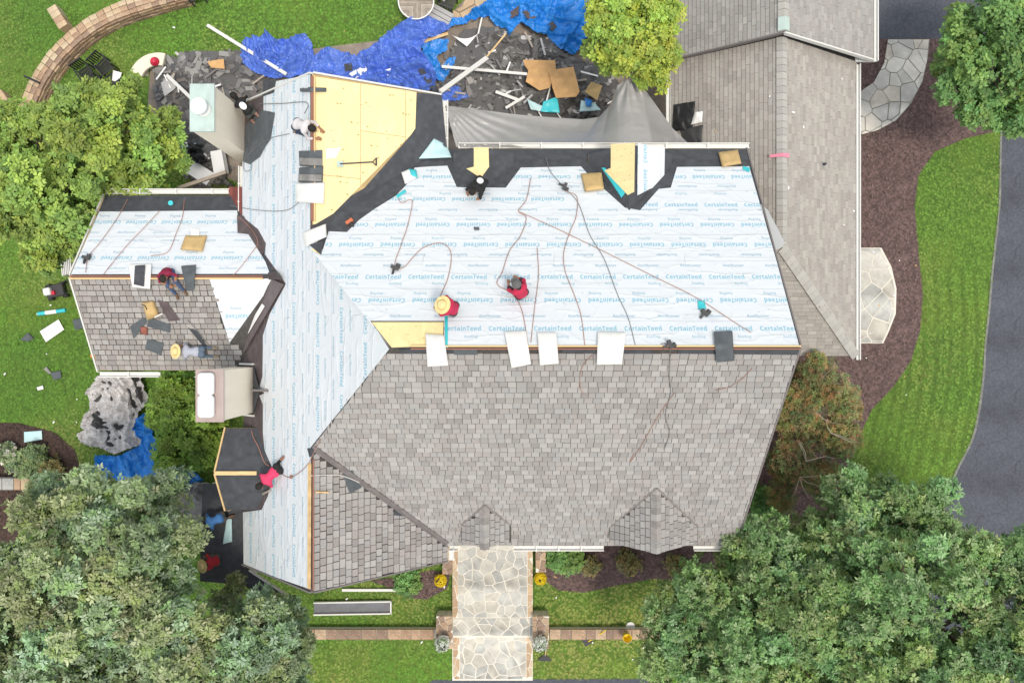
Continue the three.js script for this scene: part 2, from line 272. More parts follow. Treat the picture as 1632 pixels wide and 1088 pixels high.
// ---- roof decks
const vA = V3(-2.652, RIDGE, RZ), vB = V3(6.275, RIDGE, RZ), wF = V3(-4.924, 8.24, 2.593), wB = V3(-4.924, 8.24, -2.856);
const eIF = V3(-1.836, 5.39, 5.72), eRF = V3(6.275, 5.39, 5.72), eRB = V3(6.275, 6.5, -5.14), eIB = V3(-1.915, 6.5, -5.14);
const gF = V3(-4.924, 8.24, 6.15), gB = V3(-4.924, 8.24, -6.58), lF = V3(-7.447, 5.73, 6.15), lB = V3(-7.447, 5.73, -6.58), rF = V3(-1.836, 5.4, 6.15), rB = V3(-1.915, 6.5, -6.58);
const dk = (pts, t = .16) => prism(pts.map(p => p.clone()), t);
mesh('roof_deck', dk([vA, vB, eRF, eIF, wF]), M.deck, house);
mesh('roof_deck', dk([vA, vB, eRB, eIB, wB]), M.deck, house);
mesh('roof_deck', dk([vA, wF, gF, lF, lB, gB, wB]), M.deck, house);
mesh('roof_deck', dk([wF, gF, rF, eIF]), M.deck, house);
mesh('roof_deck', dk([wB, gB, rB, eIB]), M.deck, house);
const LX0 = -11.56, LX1 = -5.9;
mesh('roof_deck', dk([V3(LX0, 7, -1.706), V3(-6.15, 7, -1.706), V3(-7.4, 5.24, -4.14), V3(LX0, 5.24, -4.14)]), M.deck, house);
mesh('roof_deck', dk([V3(LX0, 7, -1.706), V3(-6.15, 7, -1.706), V3(-7.4, 5.57, .806), V3(LX0, 5.57, .806)]), M.deck, house);
// ---- walls under the eaves, with gable tops
const wallBox = (x0, x1, z0, z1, y1) => box((x0 + x1) / 2, 0, (z0 + z1) / 2, x1 - x0, y1, z1 - z0);
const gable = (pts, dir) => prism(pts, 0, null, dir);
mesh('wall', wallBox(-4.6, 5.85, -4.75, 5.3, 5.1), M.wall, house);
mesh('wall', wallBox(-7.05, -2.2, -6.2, 5.75, 5.05), M.wall, house);
mesh('wall', wallBox(-11.15, -7.06, -3.75, .42, 5.0), M.wall, house);
const tri = (a, b, c, d) => { const g = new THREE.BufferGeometry(), q = [a, b, c], s = q.map(p => p.clone().add(d)), f = [a, b, c, s[0], s[2], s[1], a, s[0], s[1], a, s[1], b, b, s[1], s[2], b, s[2], c, c, s[2], s[0], c, s[0], a], p = []; for (const v of f) p.push(v.x, v.y, v.z); g.setAttribute('position', new THREE.Float32BufferAttribute(p, 3)); g.setAttribute('uv', new THREE.Float32BufferAttribute(f.flatMap(v => [v.x + v.z, v.y]), 2)); g.computeVertexNormals(); return g; };
mesh('gable_wall', tri(V3(5.7, 5.1, 5.25), V3(5.7, 5.1, -4.7), V3(5.7, 9.9, .11), V3(.15, 0, 0)), M.wall, house);
mesh('gable_wall', tri(V3(-7.0, 5.05, 5.6), V3(-2.2, 5.05, 5.6), V3(-4.92, 7.75, 5.6), V3(0, 0, .15)), M.wall, house);
mesh('gable_wall', tri(V3(-7.0, 5.05, -6.2), V3(-2.2, 5.05, -6.2), V3(-4.92, 7.75, -6.2), V3(0, 0, .15)), M.wall, house);
mesh('gable_wall', tri(V3(-11.15, 5, .4), V3(-11.15, 5, -3.7), V3(-11.15, 6.5, -1.7), V3(.15, 0, 0)), M.wall, house);
// ---- dark felt under everything that is not shingled
const uvP = (pl, p) => pl.uv(p);
const onPlane = (name, pts, pl, lift, thick, mat) => mesh(name, prism(pts.map(p => V3(p.x, pl.h(p.x, p.z), p.z).addScaledVector(pl.N, lift)), thick, pts.map(p => pl.uv(p)), pl.N.clone().multiplyScalar(-thick)), mat, house);
onPlane('felt_sheet', [vA, vB, eRB, eIB, wB], PB, .008, .006, M.felt);
onPlane('felt_sheet', [vA, wF, gF, lF, lB, gB, wB], PL, .008, .006, M.feltBrown);
patch('felt_sheet', [[655, 146], [704, 152], [712, 240], [640, 283], [560, 327], [497, 362], [500, 345], [580, 300], [655, 215]], PWB, .012, .006, M.felt, house);
onPlane('felt_sheet', [V3(LX0 + .03, 7, -1.706), V3(-6.17, 7, -1.706), V3(-7.9, 5.25, -4.13), V3(LX0 + .03, 5.25, -4.13)], PLB, .008, .006, M.felt);
onPlane('felt_sheet', [V3(LX0 + .03, 7, -1.706), V3(-6.17, 7, -1.706), V3(-7.4, 5.6, .79), V3(LX0 + .03, 5.6, .79)], PLF, .008, .006, M.shingleBase);
onPlane('felt_sheet', [vA, vB, eRF, eIF, wF], PF, .006, .005, M.shingleBase);
onPlane('felt_sheet', [wF, gF, rF, eIF], PWF, .006, .005, M.shingleBase);
// ---- printed sheets
const pv = (pl, py, px = 816) => pl.uv(pl.at(px, py))[1], pu = (pl, px, py) => pl.uv(pl.at(px, py))[0];
{ // back slope
  const W = 11.8, Hh = 7.1, u0 = -5.2, v0 = -.4;
  const tex = printSheet(W, Hh, 174, (x, k) => {
    const y = py => Hh - (pv(PB, py) - v0);
    x.strokeStyle = 'rgba(150,158,170,.55)'; x.lineWidth = .012 * k;
    for (const py of [305, 345, 376, 418, 462, 514]) { x.beginPath(); for (let u = 0; u <= W; u += .2) x.lineTo(u * k, (y(py) + .03 * (noise(u * 1.2, py) - .5)) * k); x.stroke(); }
    const row = (py, word, inv, off, a = 0, b = W) => textRow(x, k, word, a, b, y(py), 1.0, word === 'CertainTeed' ? .162 : word === 'RoofRunner' ? .095 : .082, inv, word === 'CertainTeed' ? INK : word === 'RoofRunner' ? INK2 : INK3, off);
    row(283, 'CertainTeed', 1, .3); row(298, 'RoofRunner', 1, .7); row(273, 'Roofing', 1, .1); row(310, 'Roofing', 1, .5);
    row(319, 'CertainTeed', 1, .1, 0, 7.0); row(327.5, 'CertainTeed', 0, .15, 8.3); row(336, 'RoofRunner', 1, .6); row(351, 'Roofing', 1, .2);
    row(360, 'CertainTeed', 1, .25); row(382, 'Roofing', 1, .4); row(392, 'CertainTeed', 1, .45); row(408, 'RoofRunner', 1, .9); row(425, 'RoofRunner', 0, .4);
    row(443, 'CertainTeed', 0, .2); row(454, 'Roofing', 0, .5); row(470, 'Roofing', 1, .1); row(481, 'CertainTeed', 1, .35); row(506, 'RoofRunner', 0, .7);
    row(526, 'CertainTeed', 0, .1); row(539, 'Roofing', 0, .3);
  });
  const map = ([u, v]) => [(u - u0) / W, (v - v0) / Hh];
  const mat = sheetMat(tex, W, Hh);
  // outline of the sheets on the back slope, cut into the courses that lap one another
  const out = [[622, 556], [590, 513], [708, 513], [708, 552], [1273, 552], [1236, 412], [1194, 266], [1079, 267], [1069, 300], [1050, 302], [1020, 336], [996, 332], [940, 282], [926, 266], [830, 268], [806, 300], [728, 299], [713, 265], [688, 266], [661, 268], [647, 296], [631, 313], [597, 334], [572, 352], [553, 371], [524, 370], [512, 408], [500, 404]];
  const cuts = [200, 305, 345, 376, 418, 462, 514, 560];
  for (let i = 0; i + 1 < cuts.length; i++) { let p = clipHalf(out, 0, -1, -(cuts[i] - 2)); p = clipHalf(p, 0, 1, cuts[i + 1]); if (p.length > 2) patch('underlayment_sheet', p, PB, .022 + i * .004, .004, mat, house, map); }
}
{ // left slope
  const W = 13.2, Hh = 7.4, u0 = -6.8, v0 = pv(PL, 544, 622) - .2;
  const tex = printSheet(W, Hh, 155, (x, k) => {
    const y = px => PL.uv(PL.at(px, 544))[1] - v0;
    x.strokeStyle = 'rgba(150,158,170,.6)'; x.lineWidth = .012 * k;
    for (const px of [420, 455, 490, 530]) { x.beginPath(); for (let u = 0; u <= W; u += .2) x.lineTo(u * k, (y(px) + .04 * (noise(u * 1.2, px) - .5)) * k); x.stroke(); }
    const col = (px, word, inv, off) => textRow(x, k, word, 0, W, y(px), 1.02, word === 'CertainTeed' ? .16 : .085, inv, word === 'CertainTeed' ? INK : INK2, off);
    col(400, 'CertainTeed', 1, .2); col(437, 'CertainTeed', 1, .55); col(470, 'CertainTeed', 0, .1); col(508, 'CertainTeed', 1, .4); col(546, 'CertainTeed', 0, .3); col(584, 'CertainTeed', 1, .1);
    for (const [p, o] of [[413, .1], [424, .5], [450, .6], [460, .1], [484, .7], [494, .2], [520, .3], [533, .8], [560, .2]]) col(p, 'RoofRunner', p % 2, o);
  }, true);
  const map = ([u, v]) => [(u - u0) / W, 1 - (v - v0) / Hh], mat = sheetMat(tex, W, Hh);
  const out = [[622, 556], [497, 712], [495, 938], [389, 902], [388, 816], [418, 812], [428, 790], [438, 752], [423, 718], [420, 690], [420, 645], [414, 630], [423, 626], [413, 621], [419, 600], [420, 535], [431, 500], [457, 452], [423, 405], [425, 388], [412, 365], [387, 345], [387, 258], [405, 248], [418, 233], [428, 215], [432, 195], [432, 181], [421, 178], [421, 150], [440, 130], [496, 119], [496, 368]];
  const cuts = [340, 422, 456, 491, 640];
  for (let i = 0; i + 1 < cuts.length; i++) { let p = clipHalf(out, -1, 0, -(cuts[i] - 2)); p = clipHalf(p, 1, 0, cuts[i + 1]); if (p.length > 2) patch('underlayment_sheet', p, PL, .022 + i * .004, .004, mat, house, map); }
}
{ // left wing, back slope and the strip on its front slope
  const W = 6, Hh = 3.2, u0 = -11.7, v0 = pv(PLB, 440) - .05;
  const tex = printSheet(W, Hh, 250, (x, k) => {
    const y = py => Hh - (pv(PLB, py) - v0);
    const row = (py, word, inv, off) => textRow(x, k, word, 0, W, y(py), .98, word === 'CertainTeed' ? .16 : .085, inv, word === 'CertainTeed' ? INK : INK2, off);
    x.strokeStyle = 'rgba(150,158,170,.6)'; x.lineWidth = .012 * k; x.beginPath(); x.moveTo(0, y(378) * k); x.lineTo(W * k, y(376) * k); x.stroke();
    row(345, 'Roofing', 1, .4); row(355, 'CertainTeed', 1, .5); row(371, 'RoofRunner', 0, .2); row(384, 'RoofRunner', 1, .5); row(403, 'Roofing', 1, .2); row(412, 'CertainTeed', 1, .2); row(428, 'RoofRunner', 0, .3);
  });
  const map = ([u, v]) => [(u - u0) / W, (v - v0) / Hh], mat = sheetMat(tex, W, Hh);
  const out = [[113, 438], [158, 338], [378, 336], [380, 372], [396, 374], [423, 418], [430, 437]];
  for (const [a, b, l] of [[300, 378, .022], [376, 440, .026]]) { let p = clipHalf(out, 0, -1, -a); p = clipHalf(p, 0, 1, b); patch('underlayment_sheet', p, PLB, l, .004, mat, house, map); }
  const map2 = ([u, v]) => [(u - u0) / W, 1 - (v - pv(PLF, 440) + .05) / Hh];
  patch('underlayment_sheet', [[334, 444], [432, 443], [420, 470], [366, 545]], PLF, .03, .004, mat, house, map2);
}
// ---- bare plywood
function plySheets(poly, pl, lift, du, dv) {
  const us = poly.map(q => pl.uv(pl.at(q[0], q[1]))), u0 = Math.min(...us.map(q => q[0])), u1 = Math.max(...us.map(q => q[0])), v0 = Math.min(...us.map(q => q[1])), v1 = Math.max(...us.map(q => q[1]));
  let r = 0;
  for (let v = v0; v < v1; v += dv, r++) for (let u = u0 - (r % 2 ? du / 2 : 0); u < u1; u += du) {
    let p = us; const g = .006; p = clipHalf(p, -1, 0, -(u + g)); p = clipHalf(p, 1, 0, u + du - g); p = clipHalf(p, 0, -1, -(v + g)); p = clipHalf(p, 0, 1, v + dv - g);
    if (p.length > 2 && Math.abs(THREE.ShapeUtils.area(p.map(q => new THREE.Vector2(...q)))) > .01) { const j = rnd() * 3, l = lift + rr(0, .004); mesh('plywood_sheet', prism(p.map(q => pl.pt(q[0], q[1], l)), .012, p.map(q => [q[1] * .55 + j, q[0] * .55 + j]), pl.N.clone().multiplyScalar(-.012)), M.ply, house); }
  }
}
plySheets([[498, 122], [663, 147], [661, 205], [655, 214], [517, 354], [498, 358]], PWB, .026, 2.44, 1.22);
patch('plywood_sheet', [[592, 514], [707, 514], [706, 551], [624, 554]], PB, .02, .012, M.ply, house);
patch('plywood_sheet', [[493, 738], [498, 738], [497, 938], [492, 936]], PL, .05, .012, M.wood, house);
patch('plywood_sheet', [[495, 398], [513, 408], [507, 396]], PB, .03, .012, M.ply, house);
// ---- stained and spare pieces of felt on the left slope and the valleys
patch('felt_sheet', [[366, 298], [387, 298], [387, 345], [366, 345]], PL, .04, .004, std({ map: grit([136, 76, 70], .2, 5) }), house);
{ const f = (q, pl, l = .05, m = M.felt) => patch('felt_sheet', q, pl, l, .004, m, house);
  f([[378, 345], [389, 346], [412, 366], [425, 390], [424, 402], [417, 408], [396, 374], [379, 373]], PLB, .05, M.feltBrown);
  f([[432, 178], [440, 180], [433, 222], [424, 235], [416, 250], [400, 262], [389, 258], [392, 200], [420, 176]], PL, .04, M.slate);
  f([[421, 128], [442, 126], [438, 148], [420, 154]], PL, .04, M.felt);
  f([[493, 392], [516, 385], [512, 408]], PB, .045);
  f([[634, 555], [740, 554], [740, 561], [640, 562]], PF, .03);
  f([[895, 553], [1038, 554], [1038, 562], [895, 561]], PF, .03); f([[1080, 553], [1276, 552], [1275, 564], [1080, 562]], PF, .03);
  f([[722, 553], [760, 553], [762, 563], [724, 563]], PF, .045, M.slate); f([[744, 266], [800, 262], [806, 300], [730, 299]], PB, .04);
  f([[690, 553], [705, 553], [705, 562], [690, 562]], PF, .045, M.slate);
}
// ---- ridge gaps and ridge boards
const ridgeBar = (a, b, w, h, m, n = 'ridge_board') => mesh(n, bar(a, b, w, h), m, house);
ridgeBar(V3(-4.90, 8.31, -6.5), V3(-4.90, 8.31, -2.95), .05, .05, M.woodRed); ridgeBar(V3(-4.84, 8.32, -6.5), V3(-4.84, 8.32, -2.95), .03, .05, M.wood);
ridgeBar(V3(-2.2, 10.57, .1), V3(6.27, 10.57, .1), .035, .04, M.wood); ridgeBar(V3(-2.2, 10.565, .16), V3(6.27, 10.555, .16), .03, .04, M.woodRed);
ridgeBar(V3(-11.55, 7.07, -1.70), V3(-6.5, 7.07, -1.70), .035, .04, M.woodRed); ridgeBar(V3(-11.55, 7.06, -1.64), V3(-6.5, 7.06, -1.64), .04, .05, M.wood);
ridgeBar(V3(-4.88, 8.28, 2.9), V3(-4.88, 8.28, 6.1), .03, .03, M.woodRed);
// ---- rake and fascia trim
const trimBar = (a, b, w = .06, h = .2, m = M.trim, n = 'fascia') => mesh(n, bar(a, b, w, h), m, house);
for (const [a, b] of [[V3(6.3, 10.42, .11), V3(6.3, 5.35, 5.72)], [V3(6.3, 10.42, .11), V3(6.3, 6.42, -5.14)], [V3(-11.59, 6.93, -1.706), V3(-11.59, 5.17, -4.14)], [V3(-11.59, 6.93, -1.706), V3(-11.59, 5.5, .806)], [V3(-4.924, 8.2, -6.61), V3(-1.93, 6.45, -6.61)], [V3(-4.924, 8.2, -6.61), V3(-7.44, 5.7, -6.61)], [V3(-4.924, 8.18, 6.18), V3(-1.85, 5.34, 6.18)], [V3(-4.924, 8.18, 6.18), V3(-7.44, 5.68, 6.18)]]) trimBar(a, b, .04, .18, a.x > 6 || a.z > 6 ? M.flash : M.trim, 'rake_board');
// ---- gutters: open white channels
function gutter(a, b, open, straps = 0) {       // a,b = inner top edge; open = outward direction
  const o = open.clone().normalize(), s = .13, h = .11, up = V3(0, 1, 0), L = (p, du, dy) => p.clone().addScaledVector(o, du).add(V3(0, dy, 0));
  const gs = [bar(L(a, 0, -h / 2), L(b, 0, -h / 2), .014, h), bar(L(a, s, -h / 2), L(b, s, -h / 2), .022, h), bar(L(a, s / 2, -h), L(b, s / 2, -h), s, .012)];
  const g = mesh('gutter', merged(gs), M.trim, house);
  for (let i = 1; i <= straps; i++) { const p = a.clone().lerp(b, i / (straps + 1)); mesh('gutter_strap', bar(L(p, -.02, .005), L(p, s + .02, .005), .03, .012), M.trim, house); }
}
gutter(V3(-1.45, 6.42, -5.2), V3(6.4, 6.42, -5.2), V3(0, 0, -1), 6);
gutter(V3(-1.86, 6.42, -6.5), V3(-1.86, 6.42, -5.12), V3(1, 0, 0), 3);
gutter(V3(-11.6, 5.2, -4.2), V3(-7.5, 5.2, -4.2), V3(0, 0, -1), 3);
gutter(V3(-11.6, 5.52, .86), V3(-9.9, 5.52, .86), V3(0, 0, 1), 1); gutter(V3(-8.9, 5.52, .86), V3(-7.7, 5.52, .86), V3(0, 0, 1), 1);
gutter(V3(-1.8, 5.32, 5.78), V3(-1.55, 5.32, 5.78), V3(0, 0, 1)); gutter(V3(.05, 5.32, 5.78), V3(2.6, 5.32, 5.78), V3(0, 0, 1), 3); gutter(V3(5.15, 5.32, 5.78), V3(6.2, 5.32, 5.78), V3(0, 0, 1));
gutter(V3(-1.78, 5.3, 5.85), V3(-1.78, 5.3, 6.2), V3(1, 0, 0));
gutter(V3(-7.5, 5.62, -4.9), V3(-7.5, 5.62, -3.4), V3(-1, 0, 0), 2);
// ---- dormers
const valleyM = std({ map: grit([128, 122, 120], .12, 6) });
for (const q of DORM) {
  const s = q.d === 'f' ? 1 : -1, zi = q.zi, zo = q.zo, ez = q.d === 'f' ? (10.6 - q.ye) / .909 : (q.ye - 10.416) / .762;
  const ri = V3(q.x, q.yr, zi - s * .02), ro = V3(q.x, q.yr, zo), li = V3(q.xl, q.ye, ez - s * .05), lo = V3(q.xl, q.ye, zo), xi = V3(q.xr, q.ye, ez - s * .05), xo = V3(q.xr, q.ye, zo);
  const lift = (p, d) => p.clone().add(V3(0, d, 0));
  mesh('dormer_deck', prism([ri, ro, lo, li].map(p => lift(p, .02)), .1), M.deck, house);
  mesh('dormer_deck', prism([ri, ro, xo, xi].map(p => lift(p, .02)), .1), M.deck, house);
  mesh('dormer_wall', tri(V3(q.xl + .1, q.ye - .1, zo - s * .12), V3(q.xr - .1, q.ye - .1, zo - s * .12), V3(q.x, q.yr - .12, zo - s * .12), V3(0, 0, -s * .1)), M.wall, house);
  if (q.d === 'b') {
    mesh('felt_sheet', prism([ri, ro, lo, li].map(p => lift(p, .035)), .006), M.felt, house);
    mesh('felt_sheet', prism([ri, ro, xo, xi].map(p => lift(p, .035)), .006), M.felt, house);
  } else {
    const Lp = plane(q.L.a, 0, q.L.c + .03, Z1), Rp = plane(q.R.a, 0, q.R.c + .03, Z1), px = a => a.map(p => toPx(lift(p, .03)));
    const o = { e: .175, w: .19, gap: .014, hg: .03, t: .028, lift: 0, tint: [1, 1, 1], vary: .75 };
    const oo = { ...o, lim: [Math.min(zi, zo) - .2, Math.max(zi, zo)] }, ext = (a, d) => a.map(p => p.clone().add(V3(0, 0, d)));
    layTabs(tabs(Lp, px([ri, ro.clone().setZ(zo + .25), lo.clone().setZ(zo + .25), li]), oo), Lp, o, house); layTabs(tabs(Rp, px([ri, ro.clone().setZ(zo + .25), xo.clone().setZ(zo + .25), xi]), oo), Rp, o, house);
    for (const [e, i] of [[lo, li], [xo, xi]]) mesh('dormer_base', prism([ri, ro, e, i].map(p => lift(p, .028)), .006), M.shingleBase, house);
    const n = Math.round(Math.abs(zo - zi) / .17);      // ridge caps
    for (let k = 0; k < n; k++) { const z = zi + s * (k + .5) * .17; const g = merged([-1, 1].map(d => { const e = d < 0 ? q.xl : q.xr, sl = (q.ye - q.yr) / Math.abs(e - q.x); return prism([V3(q.x, q.yr + .066 + k * .0006, z - .085), V3(q.x, q.yr + .078, z + .08), V3(q.x + d * .13, q.yr + .075 + sl * .13, z + .08), V3(q.x + d * .13, q.yr + .063 + sl * .13, z - .085)], .016); })); mesh('ridge_cap', g, pick(shMats), house); }
    for (const e of [li, xi]) mesh('valley_flashing', bar(lift(ri, .07), lift(e, .07), .055, .04), valleyM, house);
  }
}
patch('plywood_sheet', [[757, 235], [780, 235], [781, 266], [768, 284], [745, 269], [757, 266]].map(q => q), DORM[2].L, .05, .012, M.ply, house).visible = true;
patch('plywood_sheet', [[976, 230], [1014, 228], [1013, 306], [1003, 311], [966, 272], [976, 268]], DORM[3].L, .06, .012, M.ply, house);
{ const tex = printSheet(2, 2.4, 220, (x, k) => { textRow(x, k, 'CertainTeed', 0, 2, 1.45, 1, .16, 1, INK, .35); textRow(x, k, 'RoofRunner', 0, 2, 1.15, 1, .085, 1, INK2, .6); });
  const q = DORM[3], v0 = q.R.uv(V3(q.x, q.yr, 0))[1]; patch('underlayment_sheet', [[1014, 229], [1057, 236], [1056, 292], [1030, 303], [1013, 312]], q.R, .06, .004, sheetMat(tex, 2, 2.4), house, ([u, v]) => [(u + 5.3) / 2, 1 - (v - v0 + .9) / 2.4]); }
// dormer on the left slope, wrapped in felt
{ const q = LD, ri = V3(q.xi + .02, q.yr, q.z), ro = V3(q.xo, q.yr, q.z), ex = (q.ye - 13.139) / .995;
  for (const z of [q.zl, q.zr]) { const o = V3(q.xo + .05, q.ye, z), i = V3(ex + .04, q.ye, z), up = d => [ri, ro, o, i].map(p => p.clone().add(V3(0, d, 0)));
    mesh('dormer_deck', prism(up(.02), .1), M.deck, house); mesh('felt_sheet', prism(up(.034), .006), M.felt, house);
    mesh('rake_board', bar(V3(q.xo - .02, q.yr + .0, q.z), V3(q.xo + .03, q.ye, z), .04, .12), M.wood, house); }
  mesh('ridge_board', bar(V3(q.xo, q.yr + .07, q.z), V3(q.xo + 1.1, q.yr + .07, q.z), .1, .04), M.wood, house);
  mesh('dormer_wall', tri(V3(q.xo + .2, q.ye - .1, q.zl + .1), V3(q.xo + .2, q.ye - .1, q.zr - .1), V3(q.xo + .2, q.yr - .1, q.z), V3(.1, 0, 0)), M.wall, house);
}
// low porch roof under the left eave, under felt
mesh('porch_roof', prism([[322, 772], [393, 772], [393, 908], [470, 958], [455, 968], [385, 932], [318, 926]].map(q => P(q[0], q[1], 4.2)), .15), M.felt, house);
mesh('porch_edge', bar(P(397, 908, 4.24), P(466, 954, 4.24), .05, .1), M.trim, house);
for (const q of [[328, 780], [326, 918], [392, 920]]) mesh('porch_post', bar(P(q[0], q[1], 4.2).setY(0), P(q[0], q[1], 4.2).setY(4.06), .14, .14, V3(1, 0, 0)), M.trim, house);
// ---- valley metal
patch('valley_flashing', [[498, 711], [712, 865], [716, 862], [502, 708]], PF, .06, .02, M.flash, house); patch('valley_flashing', [[498, 711], [712, 865], [712, 872], [498, 719]], PWF, .055, .02, M.flash, house);
patch('valley_flashing', [[434, 443], [456, 453], [376, 590], [362, 582]], PL, .09, .02, M.valley, house);
patch('valley_flashing', [[436, 441], [440, 442], [368, 560], [364, 556]], PL, .115, .02, M.paper, house);
patch('valley_flashing', [[424, 484], [428, 488], [384, 560], [376, 560]], PL, .125, .012, M.paper, house);
patch('valley_flashing', [[428, 436], [448, 432], [458, 446], [436, 446]], PL, .14, .01, M.darkTrim, house);
// ---- shingles
const oW = { e: .182, w: .19, gap: .014, hg: .03, t: .03, lift: .012, tint: [.98, .98, .99] }, oM = { e: .176, w: .2, gap: .011, hg: .029, t: .03, lift: .012, vary: .85, cut: z => z < 2.593 ? -2.652 - (z - .11) * .915 : -4.924 + (z - 2.593) * .9875 - .12 }, oL = { e: .165, w: .19, gap: .014, hg: .03, t: .03, lift: .012, tint: [.9, .89, .87] };
const wingTabs = tabs(PWF, [[499, 722], [712, 868], [712, 896], [498, 941]], { ...oW, lim: [2, 6.16] });
const leftTabs = tabs(PLF, [[110, 445], [335, 444], [366, 542], [385, 560], [372, 592], [152, 592]], { ...oL, lim: [LX0, -7.3] });
const mainTabs = tabs(PF, [[622, 562], [1278, 562], [1178, 870], [708, 870], [488, 713]], { ...oM, lim: [-6, 6.28] });
let left = 300;
{ const all = [...wingTabs.map(t => [t, PWF, oW]), ...leftTabs.map(t => [t, PLF, oL])]; all.sort((a, b) => b[0].w - a[0].w);
  const big = all.slice(0, left), rest = all.slice(left);
  for (const [pl, o] of [[PWF, oW], [PLF, oL]]) { layTabs(big.filter(q => q[1] === pl).map(q => q[0]), pl, o, house, true); const r = rest.filter(q => q[1] === pl).map(q => q[0]); if (r.length) layTabs(r, pl, o, house); } }
layTabs(mainTabs, PF, oM, house);
console.log('tabs', wingTabs.length, leftTabs.length, mainTabs.length);
// ---- chimneys
function chimney(x1, z0, z1, w, yt, yb, capMat) {
  const c = mesh('chimney', box(x1 - w / 2, yb, (z0 + z1) / 2, w, yt - yb, z1 - z0), M.cream, house);
  const cap = shade(new THREE.Mesh(box(x1 - w / 2, yt, (z0 + z1) / 2, w + .06, .05, z1 - z0 + .06), capMat)); cap.name = 'chimney_cap'; c.add(cap); return c;
}
{ const c = chimney(-7.395, -6.34, -5.22, .55, 8.1, 0, M.zinc), y = 8.15, p = V3(-7.62, 0, -5.72);
  const cy = (r0, r1, h, yy, m, n) => { const g = new THREE.CylinderGeometry(r1, r0, h, 28); g.translate(p.x, yy + h / 2, p.z); const q = shade(new THREE.Mesh(g, m)); q.name = n; c.add(q); };
  cy(.17, .17, .05, y, M.trim, 'flue_collar'); cy(.12, .12, .3, y + .05, M.trim, 'flue_pipe'); cy(.2, .2, .035, y + .33, M.white, 'rain_cap'); cy(.2, .05, .05, y + .365, M.white, 'rain_cap'); }
{ const c = chimney(-7.01, .70, 1.92, .62, 8.53, 0, M.taupe);
  for (const z of [1.02, 1.56]) { const g = new RoundedBoxGeometry(.4, .2, .55, 5, .095); g.translate(-7.36, 8.7, z); const q = shade(new THREE.Mesh(g, M.white)); q.name = 'flue_cover'; c.add(q); const s = shade(new THREE.Mesh(box(-7.36, 8.58, z, .28, .07, .4), M.dark)); s.name = 'flue_pot'; c.add(s); } }
mesh('chimney_cricket', tri(V3(-6.99, 6.3, .62), V3(-6.99, 6.3, 2.0), V3(-6.72, 6.62, 1.3), V3(.0, .05, 0)), M.felt, house);
mesh('cricket_seam', bar(V3(-6.95, 6.55, 1.3), V3(-6.45, 6.78, 1.3), .06, .03), M.flash, house);
for (const z of [.62, 2.02]) mesh('chimney_trim', bar(V3(-7.62, 5.62, z), V3(-7.02, 6.2, z), .05, .05), M.trim, house);

